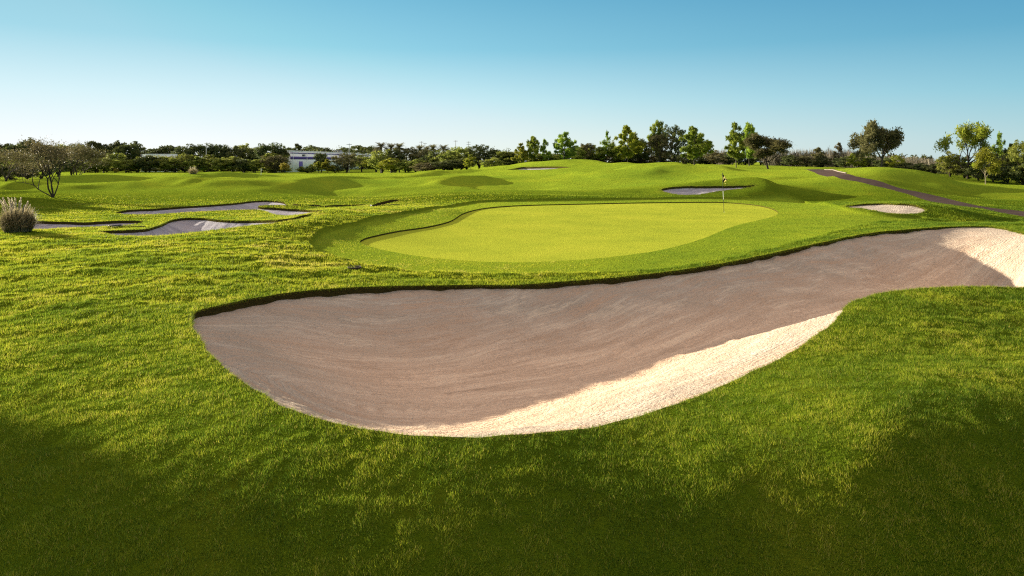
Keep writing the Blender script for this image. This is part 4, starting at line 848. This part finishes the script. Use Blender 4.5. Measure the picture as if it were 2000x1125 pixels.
# kerb along the upper side of the path
_side = 1.0 if (_pc + _nn)[:, 0].mean() > _pc[:, 0].mean() else -1.0; kc = (_pc + _nn * _side * 1.05)[(_pc[:, 1] > 72) & (_pc[:, 1] < 89)]; tn = np.gradient(kc, axis=0); tn /= np.linalg.norm(tn, axis=1)[:, None]; nn_ = np.stack([-tn[:, 1], tn[:, 0]], 1)
if nn_[0][0] < 0: nn_ = -nn_
kz = ground_z(kc[:, 0], kc[:, 1]); o_, i_ = kc + nn_ * 0.13, kc - nn_ * 0.05
Vk = np.concatenate([np.column_stack([i_, kz - .05]), np.column_stack([i_, kz + .05]), np.column_stack([o_, kz + .06]), np.column_stack([o_, kz - .05])]); n = len(kc)
Fk = [(c * n + i, c * n + i + 1, (c + 1) * n + i + 1, (c + 1) * n + i) for c in range(3) for i in range(n - 1)]
tag(mesh('path_kerb', Vk, np.array(Fk), M['kerb']), 'pale sunlit kerb edging the upper bend of the cart path', 'kerb', None, 'structure')
# white warehouse with purple bands, and a lower pale building behind the belt
def warehouse(A, B, top, deep, ground, name, label, bands, windows, doors, unit_at=None):
    A = np.array(A); B = np.array(B); d = (B - A); L = np.linalg.norm(d); d = d / L
    e = empty(name, (A[0], A[1], ground), math.atan2(d[1], d[0])); tag(e, label, 'building', 'pale flat-roofed buildings'); H = top - ground
    # local x runs along the wall we see, local y away behind it
    part('wall', box(0, L, 0, deep, -0.5, H - .35), 'white', e); part('parapet', join([box(-.05, L + .05, -.06, .3, H - .345, H), box(-.05, .3, .305, deep, H - .345, H), box(L - .3, L + .05, .305, deep, H - .345, H), box(.305, L - .305, deep - .3, deep, H - .345, H)]), 'white', e)
    part('roof', box(.31, L - .31, .31, deep - .31, H - .345, H - .25), 'roof', e)
    for z0, z1 in bands: part('wall_band', box(-.05, L + .05, -.05, -.004, H - z1, H - z0), 'purple', e)
    for x0, x1, z0, z1 in windows:
        w_ = part('window', box(x0, x1, -.09, -.004, H - z1, H - z0), 'glass', e); part('window_frame', join([box(x0 - .12, x1 + .12, -.12, -.005, H - z0 + .003, H - z0 + .12), box(x0 - .12, x1 + .12, -.12, -.005, H - z1 - .12, H - z1 - .003)]), 'white', w_)
    for x0, x1, h in doors: part('door', box(x0, x1, -.08, -.004, -.4, h), 'purple', e)
    for i, x in enumerate(np.linspace(0.02, .98, 9) * L): part('downpipe', tube([(x, -.16, H - .3), (x, -.16, 0)], [.09, .09], 6), 'white', e)
    if unit_at: part('roof_unit', join([box(unit_at, unit_at + 4, 2, 5, H - .25, H + .95), box(unit_at + .4, unit_at + 3.6, 2.3, 4.7, H + .953, H + 1.1)]), 'roof', e)
def wx(px, dist): return ((px - 1000) / F * dist, dist)
gz = at(600, 300)[2]
warehouse(wx(567, 262), wx(737, 372), CZ + 4.45, 7, gz, 'warehouse_building', 'long white warehouse with purple bands behind the left tree belt', [(0.75, 1.15), (2.35, 3.45)], [(11, 14.2, 1.45, 2.1), (26, 29.4, 1.45, 2.1), (62, 65, 1.45, 2.1), (66, 69, 1.45, 2.1)], [(8, 11.5, 4.2)], 58)
warehouse(wx(284, 262), wx(346, 268), CZ + 3.1, 30, at(300, 262)[2], 'low_building', 'low pale building half hidden among the dark trees at left', [], [(16, 19, 2.2, 3.2), (34, 37, 2.2, 3.2)], [])
# poles
def upole(px, top, dist, arms, m, label, name='utility_pole'):
    x, y, z = at(px, dist); H = CZ - (top - HOR) / F * dist - z; e = empty(name, (x, y, z)); tag(e, label, 'pole', 'poles above the trees')
    part('shaft', tube([(0, 0, -.3), (0, 0, H * .5), (0, 0, H)], [.15, .13, .10], 8), m, e, True)
    for k in range(arms): part('crossarm', box(-1.0, 1.0, -.07, .07, H - .5 - k * 1.1, H - .32 - k * 1.1), m, e)
    if not arms: part('lamp_head', box(-.2, 1.2, -.2, .2, H - .05, H + .12), m, e)
upole(403, 288, 268, 0, 'steel', 'thin grey light pole in the gap left of the small far pampas clump'.replace('left of', 'above'))
upole(541, 287, 262, 0, 'steel', 'thin grey light pole left of the white warehouse')
upole(682, 280, 250, 1, 'steel', 'thin pole standing before the middle of the white warehouse')
upole(823, 276, 330, 1, 'wood', 'left wooden pole of the two between the palm groups')
upole(830, 279, 345, 1, 'wood', 'right wooden pole of the two between the palm groups')
upole(890, 274, 330, 1, 'wood', 'wooden pole just right of the palms')
upole(915, 276, 320, 3, 'steel', 'steel pole with three crossarms above the shrub belt')
# far-off wood that closes the gaps between the trunks
g = np.random.default_rng(77); C = []; R = []
for k in range(1500):
    px = g.uniform(-250, 1010); d = g.uniform(305, 335); x = (px - 1000) / F * d; top = CZ + (HOR - g.uniform(289, 318)) / F * d; gz_ = float(CZ - 4.2); C.append((x, d, gz_ + (top - gz_) * g.random() ** 0.6)); R.append(g.uniform(1.2, 2.4))
for k in range(500):
    px = g.uniform(1000, 2150); d = 182 + 8 * g.random() if px < 1560 else 168; x = (px - 1000) / F * d; z0 = float(base(np.array([x]), np.array([d]))[0]); C.append((x, d, z0 + g.random() ** .7 * (2.6 if px > 1320 else 3.2))); R.append(g.uniform(.6, 1.2))
V, Fc, t_ = puffs(g, np.array(C), np.array(R), 34, 0.34)
tag(mesh('distant_woods', V, Fc, LEAF['dark'], False, {'leaf': t_}), 'dark far-off woodland closing the gaps behind the tree rows', 'woods', None, 'stuff')
